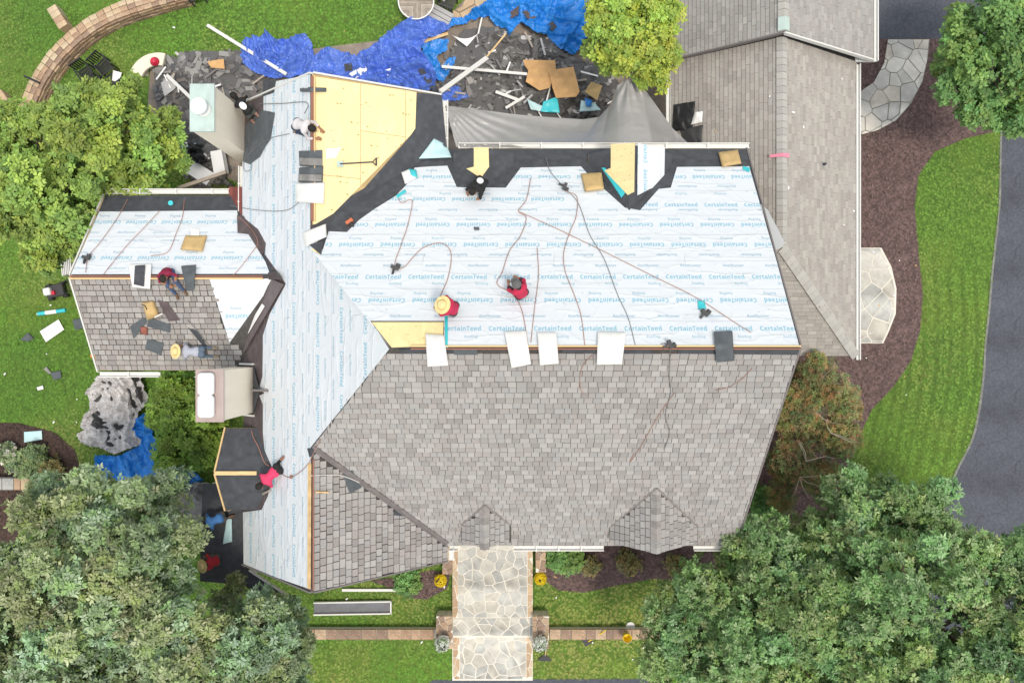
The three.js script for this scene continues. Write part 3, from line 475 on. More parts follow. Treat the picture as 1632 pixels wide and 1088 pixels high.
// ================================================================ THE GARAGE WING
const garage = thing('garage', 'attached garage wing with weathered grey shingle roof and long ridge', 'garage');
{ const gp = (pts, m = M.shingleBase, t = .14) => mesh('roof_deck', prism(pts, t), m, garage);
  const hr = V3(GR, GY, GHZ);
  gp([V3(GR, GY, GNZ - .3), hr, V3(GXR, GE, GSZ), V3(GXR, GE, GNZ - .3)]); gp([V3(GR, GY, GNZ - .3), hr, V3(GXL, GE, GSZ), V3(GXL, GE, GNZ - .3)]); gp([hr, V3(GXR, GE, GSZ), V3(GXL, GE, GSZ)]);
  gp([V3(UX, UY, -15), V3(UX, UY, GNZ), V3(UXR, UE, GNZ), V3(UXR, UE, -15)]); gp([V3(UX, UY, -15), V3(UX, UY, GNZ), V3(UXL, UE, GNZ), V3(UXL, UE, -15)]);
  const o = { e: .13, w: .24, gap: .004, hg: .012, t: .02, lift: .006, tint: [1.06, 1.03, .97], vary: .6 };
  const px = a => a.map(p => toPx(p));
  const add = (pl, pts, lim, oo = o) => layTabs(tabs(pl, px(pts), { ...oo, lim }), pl, oo, garage);
  add(PGR, [V3(GR, GY, GNZ), hr, V3(GXR + .02, GE, GSZ), V3(GXR + .02, GE, GNZ)], [GNZ, GSZ]);
  add(PGL, [V3(GR, GY, GNZ), hr, V3(GXL, GE, GSZ), V3(GXL, GE, GNZ)], [GNZ, GSZ]);
  add(PGH, [hr, V3(GXR, GE, GSZ), V3(6.2, GE, GSZ), V3(6.2, GY, GHZ)], [6.2, GXR]);
  add(PUR, [V3(UX, UY, -13), V3(UX, UY, GNZ), V3(UXR, UE, GNZ), V3(UXR, UE, -13)], [-13, GNZ], { ...o, tint: [.98, .97, .95] });
  add(PUL, [V3(UX, UY, -13), V3(UX, UY, GNZ), V3(UXL, UE, GNZ), V3(UXL, UE, -13)], [-13, GNZ], { ...o, tint: [.98, .97, .95] });
  const cap = (a, b, sl, m) => { const n = Math.round(a.distanceTo(b) / .2), d = b.clone().sub(a).normalize(), s = d.clone().cross(V3(0, 1, 0)).normalize();
    for (let i = 0; i < n; i++) { const p = a.clone().lerp(b, i / n), q = a.clone().lerp(b, (i + .97) / n), r = (v, k, h) => v.clone().addScaledVector(s, k * .15).add(V3(0, h, 0)); mesh('ridge_cap', merged([-1, 1].map(k => prism([r(p, 0, .05), r(q, 0, .062), r(q, k, .062 - sl), r(p, k, .05 - sl)], .014))), capMats[i % 3], garage); } };
  const capMats = [[.41, .4, .375], [.38, .37, .35], [.43, .42, .395]].map(c => std({ color: lin(...c), bumpMap: bumpGrit, bumpScale: .004 }));
  cap(V3(GR, GY, GNZ), hr, .09); cap(V3(UX, UY, -12.2), V3(UX, UY, GNZ), .1); cap(hr, V3(GXR, GE, GSZ), .03);
  mesh('wall', box((5.2 + 10.15) / 2, 0, (-14.5 + .1) / 2, 10.15 - 5.2, 3.3, 14.6), M.wall, garage);
  mesh('gable_wall', tri(V3(5, 3.2, GNZ - .35), V3(10.3, 3.2, GNZ - .35), V3(UX, 5.55, GNZ - .35), V3(0, 0, .1)), M.wall, garage);
  for (const [a, b] of [[V3(UX, UY - .02, GNZ + .03), V3(UXR, UE - .04, GNZ + .03)], [V3(UX, UY - .02, GNZ + .03), V3(UXL, UE - .04, GNZ + .03)]]) mesh('rake_board', bar(a, b, .04, .14), b.x > UX ? M.trim : M.flash, garage);
  const gg = (x, z0, z1, y, s) => mesh('gutter', merged([bar(V3(x, y, z0), V3(x, y, z1), .014, .1), bar(V3(x + s * .12, y, z0), V3(x + s * .12, y, z1), .024, .1), bar(V3(x + s * .06, y - .05, z0), V3(x + s * .06, y - .05, z1), .12, .012)]), M.trim, garage);
  gg(GXR + .02, GNZ + .05, GSZ + .1, GE - .04, 1); gg(UXR + .02, -14, GNZ + .05, UE - .04, 1); gg(GXL - .02, GNZ, -5.6, GE - .04, -1);
  mesh('eave_return', quadBox(V3(UXR - .5, UE - .12, GNZ + .02), V3(UXR + .12, UE - .12, GNZ + .02), V3(UXR + .12, UE - .12, GNZ - .4), V3(UXR - .5, UE - .12, GNZ - .4), .12), M.trim, garage);
}
// ================================================================ GROUND
const gpoly = (poly, y, t = .02) => prism(poly.map(q => P(q[0], q[1], 0).setY(y)), t, poly.map(q => { const p = P(q[0], q[1], 0); return [p.x / 2.5, p.z / 2.5]; }));
const lawnTex = dataTex(1024, (x, y) => { const a = perFbm(x, y, 6, 5), b = perFbm(x + .37, y + .11, 64, 3), v = .72 + .34 * b + .18 * (a - .5); return [98 * v * (1 + .22 * (a - .5)), 130 * v, 50 * v]; });
{ const g = new THREE.PlaneGeometry(700, 700, 1, 1); g.rotateX(-Math.PI / 2); const uv = g.attributes.uv; for (let i = 0; i < uv.count; i++) uv.setXY(i, uv.getX(i) * 110, uv.getY(i) * 110);
  struct('lawn', g, std({ map: lawnTex, bumpMap: rep(bumpGrit, 1, 1), bumpScale: .03, roughness: 1 }), 'green mown lawn all round the house', 'lawn'); }
const DRIVE = [[1380, -260], [1380, 62], [1516, 62], [1560, 130], [1597, 206], [1593, 330], [1582, 440], [1572, 540], [1566, 620], [1552, 695], [1518, 768], [1496, 850], [1480, 1000], [1470, 1400], [2400, 1400], [2400, -260]];
const MULCH_R = [[1320, 62], [1516, 62], [1535, 110], [1596, 208], [1540, 220], [1490, 242], [1464, 280], [1458, 330], [1464, 400], [1471, 470], [1467, 525], [1452, 575], [1425, 615], [1390, 652], [1372, 690], [1330, 800], [1240, 900], [1150, 905], [1110, 928], [1040, 922], [985, 932], [930, 944], [890, 940], [868, 925], [866, 840], [1150, 760], [1180, 400], [1200, 62]];
const MULCH_L = [[-200, 668], [30, 674], [85, 688], [118, 715], [128, 745], [105, 764], [-200, 764]];
const MULCH_F = [[590, 925], [640, 918], [690, 908], [718, 915], [712, 938], [680, 955], [650, 952], [632, 940]];
const SOIL_L = [[-200, 778], [60, 778], [62, 800], [30, 850], [0, 905], [-200, 905]];
const PATIO = [[700, -300], [760, -20], [720, 20], [640, 60], [400, 90], [240, 95], [235, 170], [300, 260], [480, 330], [1060, 330], [1072, 60], [1072, -300]];
struct('driveway', gpoly(DRIVE, .012), M.asphalt, 'dark grey asphalt driveway curving past the lawn', 'driveway');
{ const e = DRIVE.slice(4, 14); for (const s of [[0, e.length - 1]]) { const L = new THREE.CatmullRomCurve3(e.map(q => P(q[0], q[1]))), n = 60, a = [], b = []; for (let i = 0; i <= n; i++) { const p = L.getPointAt(i / n), t = L.getTangentAt(i / n), k = V3(-t.z, 0, t.x); a.push(p.clone().addScaledVector(k, .025 + .04 * noise(i * .7, 2)).setY(.02)); b.push(p.clone().addScaledVector(k, -.01 - .04 * noise(i * .9, 5)).setY(.02)); } struct('driveway_edge', prism([...a, ...b.reverse()], .01), std({ map: grit([122, 124, 118], .2, 10) }), 'pale worn edge strip of the driveway', 'edge strip'); } }
struct('front_drive', gpoly([[690, 1083], [1035, 1081], [1150, 1140], [1300, 1500], [300, 1500], [600, 1140]], .012), M.asphalt, 'strip of asphalt at the foot of the front walk', 'drive');
struct('mulch_bed', gpoly(MULCH_R, .02), M.mulch, 'brown mulch bed around the garage side and front wall', 'mulch bed');
struct('mulch_bed', gpoly(MULCH_L, .02), M.soil, 'dark mulch bed above the stone retaining wall', 'mulch bed');
struct('mulch_bed', gpoly(MULCH_F, .02), M.mulch, 'small mulch bed beside the front walk', 'mulch bed');
struct('mulch_bed', gpoly(SOIL_L, .016), M.soil, 'dark bare soil below the stone retaining wall', 'mulch bed');
const patioS = struct('patio', gpoly(PATIO, .016), std({ map: grit([142, 132, 122], .16, 12), bumpMap: bumpGrit, bumpScale: .01 }), 'stone patio behind the house, buried in roofing debris', 'patio');

// ---- flagstones: irregular cells cut to the outline of the path
function flagstones(parent, poly, y, cell, gap, mats, t = .03, jit = .42) {
  const W = poly.map(q => { const p = P(q[0], q[1], y); return [p.x, p.z]; });
  const x0 = Math.min(...W.map(q => q[0])), x1 = Math.max(...W.map(q => q[0])), z0 = Math.min(...W.map(q => q[1])), z1 = Math.max(...W.map(q => q[1]));
  const S = []; for (let z = z0 - cell; z < z1 + cell; z += cell) for (let x = x0 - cell; x < x1 + cell; x += cell) S.push([x + rr(-jit, jit) * cell, z + rr(-jit, jit) * cell]);
  for (const s of S) {
    let c = W; for (const q of S) { if (q === s) continue; const dx = q[0] - s[0], dz = q[1] - s[1], d = Math.hypot(dx, dz); if (d > cell * 3.2) continue; c = clipHalf(c, dx / d, dz / d, (s[0] * dx + s[1] * dz) / d + d / 2 - gap * (.3 + .4 * hash2(Math.round((s[0] + q[0]) * 50), Math.round((s[1] + q[1]) * 50)))); if (c.length < 3) break; }
    if (c.length < 3) continue; const ar = Math.abs(THREE.ShapeUtils.area(c.map(q => new THREE.Vector2(...q)))); if (ar < .012) continue;
    const h = y + rr(-.002, .004); const j = rnd() * 4; mesh('flagstone', prism(c.map(q => V3(q[0], h, q[1])), t, c.map(q => [q[0] * .6 + j, q[1] * .6])), pick(mats), parent);
  }
}
const stoneM = [[182, 180, 171], [172, 172, 165], [188, 184, 174], [165, 166, 162], [180, 173, 158]].map(c => std({ map: grit(c, .13, 5), bumpMap: bumpGrit, bumpScale: .006 }));
const paleM = [[214, 211, 203], [205, 203, 196], [218, 214, 205], [198, 197, 191], [210, 204, 192]].map(c => std({ map: grit(c, .16, 5), bumpMap: bumpGrit, bumpScale: .006 }));
const tanM = [[196, 172, 142], [186, 160, 132], [178, 150, 124], [198, 180, 152]].map(c => std({ map: grit(c, .13, 5), bumpMap: bumpGrit, bumpScale: .006 }));
const greyM = [[190, 189, 182], [183, 183, 178], [194, 192, 184], [178, 179, 175], [188, 184, 174]].map(c => std({ map: grit(c, .24, 4, 5), bumpMap: bumpGrit, bumpScale: .008 }));
const redM = [[172, 144, 120], [184, 156, 130], [160, 136, 118], [192, 168, 142], [150, 128, 112]].map(c => std({ map: grit(c, .16, 6), bumpMap: bumpGrit, bumpScale: .01 }));
const walk = struct('front_walk', gpoly([[721, 780], [849, 780], [849, 1083], [721, 1083]], .067, .06), M.mortar, 'wide flagstone front walk with pale mortar joints', 'walk');
const raised = (poly, y, m) => { const s = mesh('landing', prism(poly.map(q => P(q[0], q[1], y)), y), m, walk); return s; };
raised([[721, 800], [849, 800], [849, 985], [721, 985]], .362, M.mortar); raised([[721, 985.5], [849, 985.5], [849, 1014], [721, 1014]], .222, M.mortar);
flagstones(walk, [[730, 868], [840, 868], [840, 984], [730, 984]], .37, .36, .03, greyM, .03, .5);
flagstones(walk, [[721, 868], [729.5, 868], [729.5, 984], [721, 984]], .37, .3, .02, tanM); flagstones(walk, [[841, 868], [849, 868], [849, 984], [841, 984]], .37, .3, .02, tanM);
flagstones(walk, [[721, 986], [849, 986], [849, 1013], [721, 1013]], .23, .36, .03, greyM, .03, .5);
flagstones(walk, [[733, 1016], [838, 1016], [838, 1082], [733, 1082]], .075, .38, .03, greyM, .03, .5);
flagstones(walk, [[722, 1016], [732, 1016], [732, 1082], [722, 1082]], .075, .3, .02, tanM); flagstones(walk, [[839, 1016], [848, 1016], [848, 1082], [839, 1082]], .075, .3, .02, tanM);
const sidePath = struct('side_path', gpoly([[1350, 395], [1404, 395], [1420, 425], [1428, 460], [1427, 500], [1415, 530], [1407, 547], [1350, 547]], .062, .05), M.mortar, 'half-round flagstone landing beside the garage', 'path');
flagstones(sidePath, [[1350, 396], [1403, 396], [1419, 426], [1427, 461], [1426, 499], [1414, 529], [1406, 546], [1350, 546]], .07, .6, .035, greyM, .03, .5);
const CURVE = [[1416, 63], [1481, 63], [1478, 95], [1470, 130], [1452, 165], [1428, 192], [1400, 207], [1366, 216], [1330, 216], [1330, 152], [1366, 150], [1394, 130], [1410, 100]];
const curvePath = struct('curved_path', gpoly(CURVE, .045, .03), M.mortarDark, 'curved flagstone path from driveway to garage', 'path');
flagstones(curvePath, CURVE, .07, .5, .028, paleM, .03, .5);
flagstones(patioS, [[752, -20], [810, -20], [800, 10], [742, 38], [700, 46], [690, 34], [736, 10]], .05, .55, .03, [...tanM, ...stoneM]);

// ---- low front walls and piers
function stoneWall(name, label, a, b, w, h, cap) {
  const g = thing(name, label, 'wall'), A = P(a[0], a[1], h), B = P(b[0], b[1], h); A.y = B.y = 0; const L = A.distanceTo(B), d = B.clone().sub(A).normalize();
  mesh('wall_core', bar(A.clone().setY(h / 2), B.clone().setY(h / 2), w, h), M.mortar, g);
  for (let s = 0; s < L - .05;) { const l = Math.min(rr(.22, .5), L - s), p = A.clone().addScaledVector(d, s + .012), q = A.clone().addScaledVector(d, s + l - .012), y = h + .035 + rr(-.005, .008); if (p.distanceTo(q) > .06) mesh('cap_stone', bar(p.setY(y), q.setY(y), w + .05, .07), pick(cap), g); s += l; }
  return g;
}
stoneWall('low_stone_wall', 'low stone garden wall', [440, 1010], [695, 1010], .3, .28, redM).userData.label = 'low stone garden wall without tools or buckets on it';
stoneWall('low_stone_wall', 'low stone garden wall with a yellow bucket on it', [876, 1010], [1140, 1010], .3, .28, redM);
for (const [x, label] of [[708, 'square stone pier where the bare low wall meets the walk'], [862, 'square stone pier where the wall with the bucket meets the walk']]) {
  const g = thing('stone_pier', label, 'pier', null, 'piers at the front walk'); const q = [[x - 13, 982], [x + 13, 982], [x + 13, 1034], [x - 13, 1034]];
  mesh('pier_core', prism(q.map(v => P(v[0], v[1], .62)), .62), M.mortar, g); flagstones(g, q, .66, .24, .025, redM, .05);
}
for (const [x, z0, z1, label] of [[713, 872, 915, 'narrow stone cheek wall with mulch bed behind it'], [862, 872, 912, 'narrow stone cheek wall beside the low green juniper']]) { const g = thing('cheek_wall', label, 'wall'); const q = [[x - 8, z0], [x + 8, z0], [x + 8, z1], [x - 8, z1]]; mesh('wall_core', prism(q.map(v => P(v[0], v[1], .5)), .5), M.mortar, g); flagstones(g, q, .54, .28, .025, redM, .05); }
{ // curved garden wall, rear lawn
  const g = thing('curved_stone_wall', 'curved dry stone garden wall sweeping across the rear lawn', 'wall');
  const c = new THREE.CatmullRomCurve3([[40, 185], [52, 150], [72, 112], [104, 74], [140, 44], [185, 20], [240, 2], [300, -14]].map(q => P(q[0], q[1], .5).setY(0))), L = c.getLength(), n = Math.round(L / .27);
  for (let i = 0; i < n; i++) { const t0 = i / n, t1 = (i + 1 - rr(.01, .06)) / n, mk = (row, off, w, y, h, ms) => { const a = c.getPointAt(t0), b = c.getPointAt(Math.min(1, t1)), s = b.clone().sub(a).normalize().cross(V3(0, 1, 0)).normalize(); a.addScaledVector(s, off + rr(-.015, .015)); b.addScaledVector(s, off + rr(-.015, .015)); mesh('stone', bar(a.setY(y + rr(-.01, .01)), b.setY(y + rr(-.01, .01)), w, h), pick(ms), g); };
    mk(0, -.2, .17, .5, .09, tanM); mk(0, -.03, .17, .49, .1, [...tanM, ...redM]); mk(0, .13, .16, .47, .1, redM); mk(1, .19, .12, .36, .13, redM); mk(1, .21, .12, .21, .15, redM); mk(2, .23, .12, .07, .14, redM); mk(2, -.2, .1, .25, .4, tanM); }
  mesh('wall_core', tube(c.getPoints(16).map(p => p.setY(.16)), .22, 6), M.mortarDark, g);
  const a = P(100, 42, .45), b = P(80, 10, .45); for (let i = 0; i < 4; i++) { const p = a.clone().lerp(b, i / 4), q = a.clone().lerp(b, (i + .95) / 4); mesh('stone', bar(p.setY(.225), q.setY(.225), .34, .45), pick(tanM), g); }
}
{ const g = stoneWall('retaining_wall', 'grey stone retaining wall at the edge of the dark mulch bed', [-60, 771], [120, 771], .34, .4, [...tanM, ...stoneM]); }
single('wall_block', prism([[0, 142], [12, 158], [4, 166], [-10, 156]].map(q => P(q[0], q[1], .4)), .4), tanM[1], 'short tan stone block at the end of the garden wall', 'stone block');
single('garden_stake', bar(P(38, 121, .62), P(62, 132, .62), .07, .06), M.black, 'black bar lying across the curved stone wall', 'bar');

// ---- uncountable cover: grass blades, bark chips
const blocked = [DRIVE, MULCH_R, MULCH_L, MULCH_F, SOIL_L, PATIO, [[690, 1083], [1035, 1081], [1060, 1140], [660, 1140]], [[721, 780], [849, 780], [849, 1083], [721, 1083]]];
{ const pos = []; for (let k = 0; k < 5; k++) { const a = k / 5 * 6.283 + .4, c = Math.cos(a), s = Math.sin(a), w = .13; const o = .12, tip = [c * .75, 1, s * .75], b1 = [c * o - s * w, 0, s * o + c * w], b2 = [c * o + s * w, 0, s * o - c * w]; pos.push(...b1, ...tip, ...b2); }
  const g = new THREE.BufferGeometry(); g.setAttribute('position', new THREE.Float32BufferAttribute(pos, 3)); g.computeVertexNormals();
  const pts = []; const HB = [[[-7, -6], [6, 5.2]], [[-11, -3.6], [-6, .3]], [[5.2, -14], [10.1, 0]]];
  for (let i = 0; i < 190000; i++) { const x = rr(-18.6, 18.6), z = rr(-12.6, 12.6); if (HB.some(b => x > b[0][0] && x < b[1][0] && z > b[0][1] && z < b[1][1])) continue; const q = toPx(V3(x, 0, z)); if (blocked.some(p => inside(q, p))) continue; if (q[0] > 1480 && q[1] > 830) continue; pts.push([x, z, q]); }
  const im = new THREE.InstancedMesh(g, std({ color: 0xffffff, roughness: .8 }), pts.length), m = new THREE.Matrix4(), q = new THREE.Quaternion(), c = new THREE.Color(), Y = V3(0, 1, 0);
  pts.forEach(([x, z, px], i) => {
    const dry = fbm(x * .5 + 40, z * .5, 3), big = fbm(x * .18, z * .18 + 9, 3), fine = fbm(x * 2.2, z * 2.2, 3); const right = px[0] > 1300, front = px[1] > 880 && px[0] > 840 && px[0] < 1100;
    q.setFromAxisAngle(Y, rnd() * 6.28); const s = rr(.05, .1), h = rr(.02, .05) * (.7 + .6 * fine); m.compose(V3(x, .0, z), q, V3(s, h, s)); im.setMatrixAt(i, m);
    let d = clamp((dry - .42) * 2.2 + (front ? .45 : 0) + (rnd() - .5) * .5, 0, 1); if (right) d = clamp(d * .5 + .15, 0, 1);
    let mowSheen = 1; if (right) { const e = px[0] + (px[1] > 560 ? (px[1] - 560) * (px[1] - 560) * .0011 : 0); mowSheen = (Math.abs(((e + 12 * noise(px[1] * .012, 3)) % 21) - 10) < 3.4 && px[1] > 430) ? .66 : 1; }  // mow stripes: the sheen of cut grass put into the blade colour as darker bands
    const v = rr(.7, 1.25) * (.72 + .5 * big) * (.86 + .28 * fine) * mowSheen * (right ? 1.2 : 1.22); c.setRGB(lerp(.135, .29, d) * v, lerp(.29, .32, d) * v, lerp(.04, .09, d) * v); im.setColorAt(i, c);
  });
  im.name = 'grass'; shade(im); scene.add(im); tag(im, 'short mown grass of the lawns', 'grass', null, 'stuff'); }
{ const g = new THREE.BoxGeometry(1, .35, .4), pts = []; for (const [poly, n] of [[MULCH_R, 15000], [MULCH_L, 2600], [MULCH_F, 700], [SOIL_L, 600]]) { const xs = poly.map(q => q[0]), ys = poly.map(q => q[1]), a = Math.max(-30, Math.min(...xs)), b = Math.max(...xs), c = Math.min(...ys), d = Math.max(...ys); for (let i = 0; i < n; i++) { const q = [rr(a, b), rr(c, d)]; if (inside(q, poly) && !(q[0] > 1180 && q[0] < 1345 && q[1] < 540)) pts.push([q, poly === MULCH_R || poly === MULCH_F]); } }
  const im = new THREE.InstancedMesh(g, std({ color: 0xffffff }), pts.length), m = new THREE.Matrix4(), q = new THREE.Quaternion(), c = new THREE.Color(), e = new THREE.Euler();
  pts.forEach(([p, red], i) => { q.setFromEuler(e.set(rr(-.4, .4), rnd() * 6.28, rr(-.4, .4))); const s = rr(.025, .075); m.compose(P(p[0], p[1]).setY(.03), q, V3(s, s * .8, s)); im.setMatrixAt(i, m); const v = rr(.45, 1.7); red ? c.setRGB(.165 * v, .115 * v, .1 * v) : c.setRGB(.06 * v, .04 * v, .034 * v); im.setColorAt(i, c); });
  im.name = 'bark_chips'; shade(im); scene.add(im); tag(im, 'loose bark chips of the mulch beds', 'bark chips', null, 'stuff'); }

// ================================================================ VEGETATION
function rosette(n, len, wid, tilt, cup) {
  const pos = []; for (let k = 0; k < n; k++) { const a = k / n * 6.283 + (k % 2) * .35, t = tilt + (k % 3) * .18, c = Math.cos(a), s = Math.sin(a), L = len * (.8 + .2 * ((k * 7) % 3)), r = Math.cos(t) * L, h = Math.sin(t) * L;
    const pt = (f, side, dy) => [c * r * f - s * side, h * f + dy, s * r * f + c * side], B = pt(.08, 0, 0), Lf = pt(.55, wid, cup), Rt = pt(.55, -wid, cup), Md = pt(.58, 0, 0), T = pt(1, 0, -cup);
    pos.push(...B, ...Lf, ...Md, ...B, ...Md, ...Rt, ...Md, ...Lf, ...T, ...Md, ...T, ...Rt); }
  const g = new THREE.BufferGeometry(); g.setAttribute('position', new THREE.Float32BufferAttribute(pos, 3)); g.computeVertexNormals(); return g;
}
const ROS = { oak: rosette(7, 1, .2, .15, .06), fine: rosette(6, 1, .27, .1, .05), thin: rosette(5, 1, .13, .3, .04) };
const leafMat = (rough = .5) => new THREE.MeshPhysicalMaterial({ color: 0xffffff, roughness: rough, side: THREE.DoubleSide });
const LEAF = { gloss: leafMat(.42), matt: leafMat(.6) };
function plant(name, label, category, o) {
  // o.base [px,py], o.lobes [[px,py,y,r]], o.n rosettes, o.size leaf length, o.cols linear colours, o.kind, o.mat, o.trunk radius
  const b = P(o.base[0], o.base[1], o.by === undefined ? 0 : o.by), g = thing(name, label, category, b, o.group);
  const lobes = o.lobes.map(l => ({ c: P(l[0], l[1], l[2]), r: l[3] })), tot = lobes.reduce((s, l) => s + l.r * l.r, 0);
  const im = []; const Y = V3(0, 1, 0), q = new THREE.Quaternion(), q2 = new THREE.Quaternion();
  for (const l of lobes) { // each lobe is itself broken into clumps of unequal size
    const nc = Math.max(5, Math.round((o.clumps || 12) * l.r)); const cl = []; for (let k = 0; k < nc; k++) { const d = V3(rr(-1, 1), rr(-.5, 1), rr(-1, 1)).normalize(); cl.push({ c: l.c.clone().addScaledVector(d, l.r * rr(.45, 1.0)), r: rr(.26, .46) * Math.min(1, .55 + .4 * l.r), t: rr(.72, 1.36), hue: rr(-1, 1) }); }
    const n = Math.round(o.n * l.r * l.r / tot);
    for (let i = 0; i < n; i++) { const k = cl[Math.floor(rnd() * cl.length)], d = V3(rr(-1, 1), rr(-.75, 1), rr(-1, 1)).normalize(), p = k.c.clone().addScaledVector(d, k.r * Math.cbrt(rr(.12, 1)) * rr(.8, 1.35)); if (rnd() < .13) p.copy(l.c).addScaledVector(d, l.r * Math.cbrt(rnd()) * .86); if (p.y < .05) p.y = .05; im.push([p, d.clone().multiplyScalar(.8).add(V3(0, .75, 0)).add(V3(rr(-.35, .35), 0, rr(-.35, .35))).normalize(), k]); }
  }
  const mi = new THREE.InstancedMesh(ROS[o.kind || 'oak'], o.mat || LEAF.gloss, im.length), m = new THREE.Matrix4(), c = new THREE.Color();
  im.forEach(([p, d, k], i) => { q.setFromUnitVectors(Y, d); q2.setFromAxisAngle(Y, rnd() * 6.28); q.multiply(q2); const s = o.size * rr(.7, 1.25); m.compose(p.clone().sub(b), q, V3(s, s, s)); mi.setMatrixAt(i, m); const a = pick(o.cols), e = rr(.8, 1.3) * k.t * 1.22; c.setRGB(a[0] * e * (1 + .16 * k.hue), a[1] * e, a[2] * e * (1 - .14 * k.hue)); mi.setColorAt(i, c); });
  mi.name = 'crown'; mi.userData.kind = 'stuff'; shade(mi); g.add(mi);
  if (o.trunk) { const gs = [], top = lobes.reduce((s, l) => s.add(l.c.clone().multiplyScalar(l.r * l.r / tot)), V3(0, 0, 0)), f = b.clone(); f.y = (o.by || 0) - .05; const fork = f.clone().lerp(V3(lerp(b.x, top.x, .4), top.y, lerp(b.z, top.z, .4)), .5); gs.push(limb(f, fork, o.trunk, o.trunk * .75, 9));
    for (const l of lobes) { const mid = fork.clone().lerp(l.c, .55).add(V3(rr(-.2, .2), .2, rr(-.2, .2))); gs.push(limb(fork, mid, o.trunk * .55, o.trunk * .35), limb(mid, l.c, o.trunk * .35, o.trunk * .15)); for (let k = 0; k < 4; k++) { const e = l.c.clone().add(V3(rr(-1, 1), rr(-.2, .8), rr(-1, 1)).normalize().multiplyScalar(l.r * .8)); gs.push(limb(l.c, e, o.trunk * .15, .012, 5)); } }
    mesh('trunk', merged(gs), o.bark || M.bark, g); }
  return g;
}
const OAK = [[.16, .225, .1], [.175, .24, .11], [.135, .19, .09], [.23, .28, .165], [.16, .24, .08]];
plant('oak_tree', 'tall oak crown with grey-green rosettes beside the blue and grey tarps', 'tree', { base: [170, 900], n: 15000, size: .125, trunk: .26, cols: OAK, lobes: [[195, 830, 7.2, 1.45], [100, 850, 7, 1.3], [215, 890, 7.8, 1.3], [140, 930, 8.2, 1.6], [40, 930, 7, 1.4], [265, 805, 6, .75], [90, 790, 5.5, .7]] });
plant('oak_tree', 'oak crown overhanging the gable end next to the asphalt strip', 'tree', { base: [380, 1020], n: 11000, size: .125, trunk: .24, cols: OAK, lobes: [[275, 1000, 7.6, 1.3], [385, 1025, 7.2, 1.3], [330, 1070, 7.5, 1.5], [440, 1075, 6.4, 1.1], [450, 1000, 5.2, .85], [375, 965, 5.2, .65]] }).userData.label = 'oak crown overhanging the white gable end with the dark porch edge below';
plant('oak_tree', 'oak crown at the corner beyond the tall oak, reaching the picture edge', 'tree', { base: [80, 1060], n: 8500, size: .125, trunk: .22, cols: OAK, lobes: [[60, 1030, 7.4, 1.6], [175, 1065, 7, 1.3], [-30, 1000, 7, 1.6], [100, 1120, 7.4, 1.5], [230, 1120, 7, 1.3]] }).userData.label = 'oak crown standing behind the other two oaks, away from the house';
const HOLLY = [[.11, .205, .06], [.09, .175, .052], [.135, .23, .07], [.18, .25, .105]];
plant('holly_oak_tree', 'dark green tree crown touching the low eave corner of the shingled roof', 'tree', { base: [1180, 960], n: 11500, size: .12, trunk: .22, cols: HOLLY, lobes: [[1205, 880, 5.6, 1.1], [1130, 930, 5.2, 1.2], [1240, 955, 6.2, 1.5], [1100, 1010, 5.4, 1.25], [1180, 1050, 6, 1.5], [1085, 1075, 5, 1.0]] });
plant('holly_oak_tree', 'dark green tree crown standing between the brown shrub and the driveway', 'tree', { base: [1420, 930], n: 13500, size: .125, trunk: .25, cols: HOLLY, lobes: [[1390, 840, 5.8, 1.4], [1470, 830, 6, 1.3], [1340, 880, 6.2, 1.4], [1430, 930, 7, 1.7], [1330, 990, 6.6, 1.5], [1520, 890, 6, 1.2], [1385, 800, 5, .8], [1310, 845, 4.8, .8]] });
plant('holly_oak_tree', 'dark green tree crown covering the lower end of the driveway', 'tree', { base: [1540, 1040], n: 12500, size: .125, trunk: .25, cols: HOLLY, lobes: [[1590, 920, 6, 1.5], [1500, 1000, 6.8, 1.6], [1400, 1060, 7, 1.5], [1600, 1030, 6.8, 1.7], [1490, 1090, 7, 1.5], [1650, 960, 6, 1.4], [1300, 1090, 6.2, 1.2]] });
const LIME = [[.19, .285, .05], [.165, .26, .045], [.22, .31, .06], [.14, .225, .045]];
plant('maple_tree', 'bright green leafy tree beside the left wing and curved wall', 'tree', { base: [110, 300], n: 11500, size: .13, trunk: .2, kind: 'fine', cols: LIME, mat: LEAF.matt, lobes: [[60, 230, 4.6, 1.5], [150, 225, 5.2, 1.6], [215, 215, 4.6, 1.1], [230, 270, 4.6, 1.0], [120, 310, 5, 1.6], [40, 320, 4.4, 1.4], [185, 175, 4, .8], [70, 385, 3.6, .9], [205, 150, 3.2, .5], [265, 235, 4, .65], [110, 375, 3.4, .7], [10, 200, 4, .9]] });
plant('maple_tree', 'yellow-green young tree growing up through the debris by the garage', 'tree', { base: [1005, 110], n: 4600, size: .12, trunk: .13, kind: 'fine', mat: LEAF.matt, cols: [[.24, .31, .035], [.2, .28, .04], [.28, .34, .05], [.17, .26, .035]], lobes: [[985, 35, 6.6, .75], [1040, 30, 6.8, .75], [1010, 85, 6.8, .7], [960, 80, 6, .5], [1045, 90, 6.4, .55], [1000, -10, 6.5, .8], [1040, 125, 5.9, .33], [960, 25, 6, .5]] });
plant('maple_tree', 'round green tree over the mulch bed where driveway meets curved path', 'tree', { base: [1590, 100], n: 7600, size: .13, trunk: .18, kind: 'fine', mat: LEAF.matt, cols: [[.10, .2, .05], [.085, .18, .045], [.13, .23, .06], [.11, .2, .045]], lobes: [[1555, 55, 4.4, 1.0], [1610, 40, 4.8, 1.1], [1525, 105, 4, .75], [1580, 120, 4.6, 1.1], [1640, 100, 4.6, 1.1], [1560, 170, 3.8, .7], [1615, 180, 3.8, .75], [1640, -10, 4.6, 1.0]] });
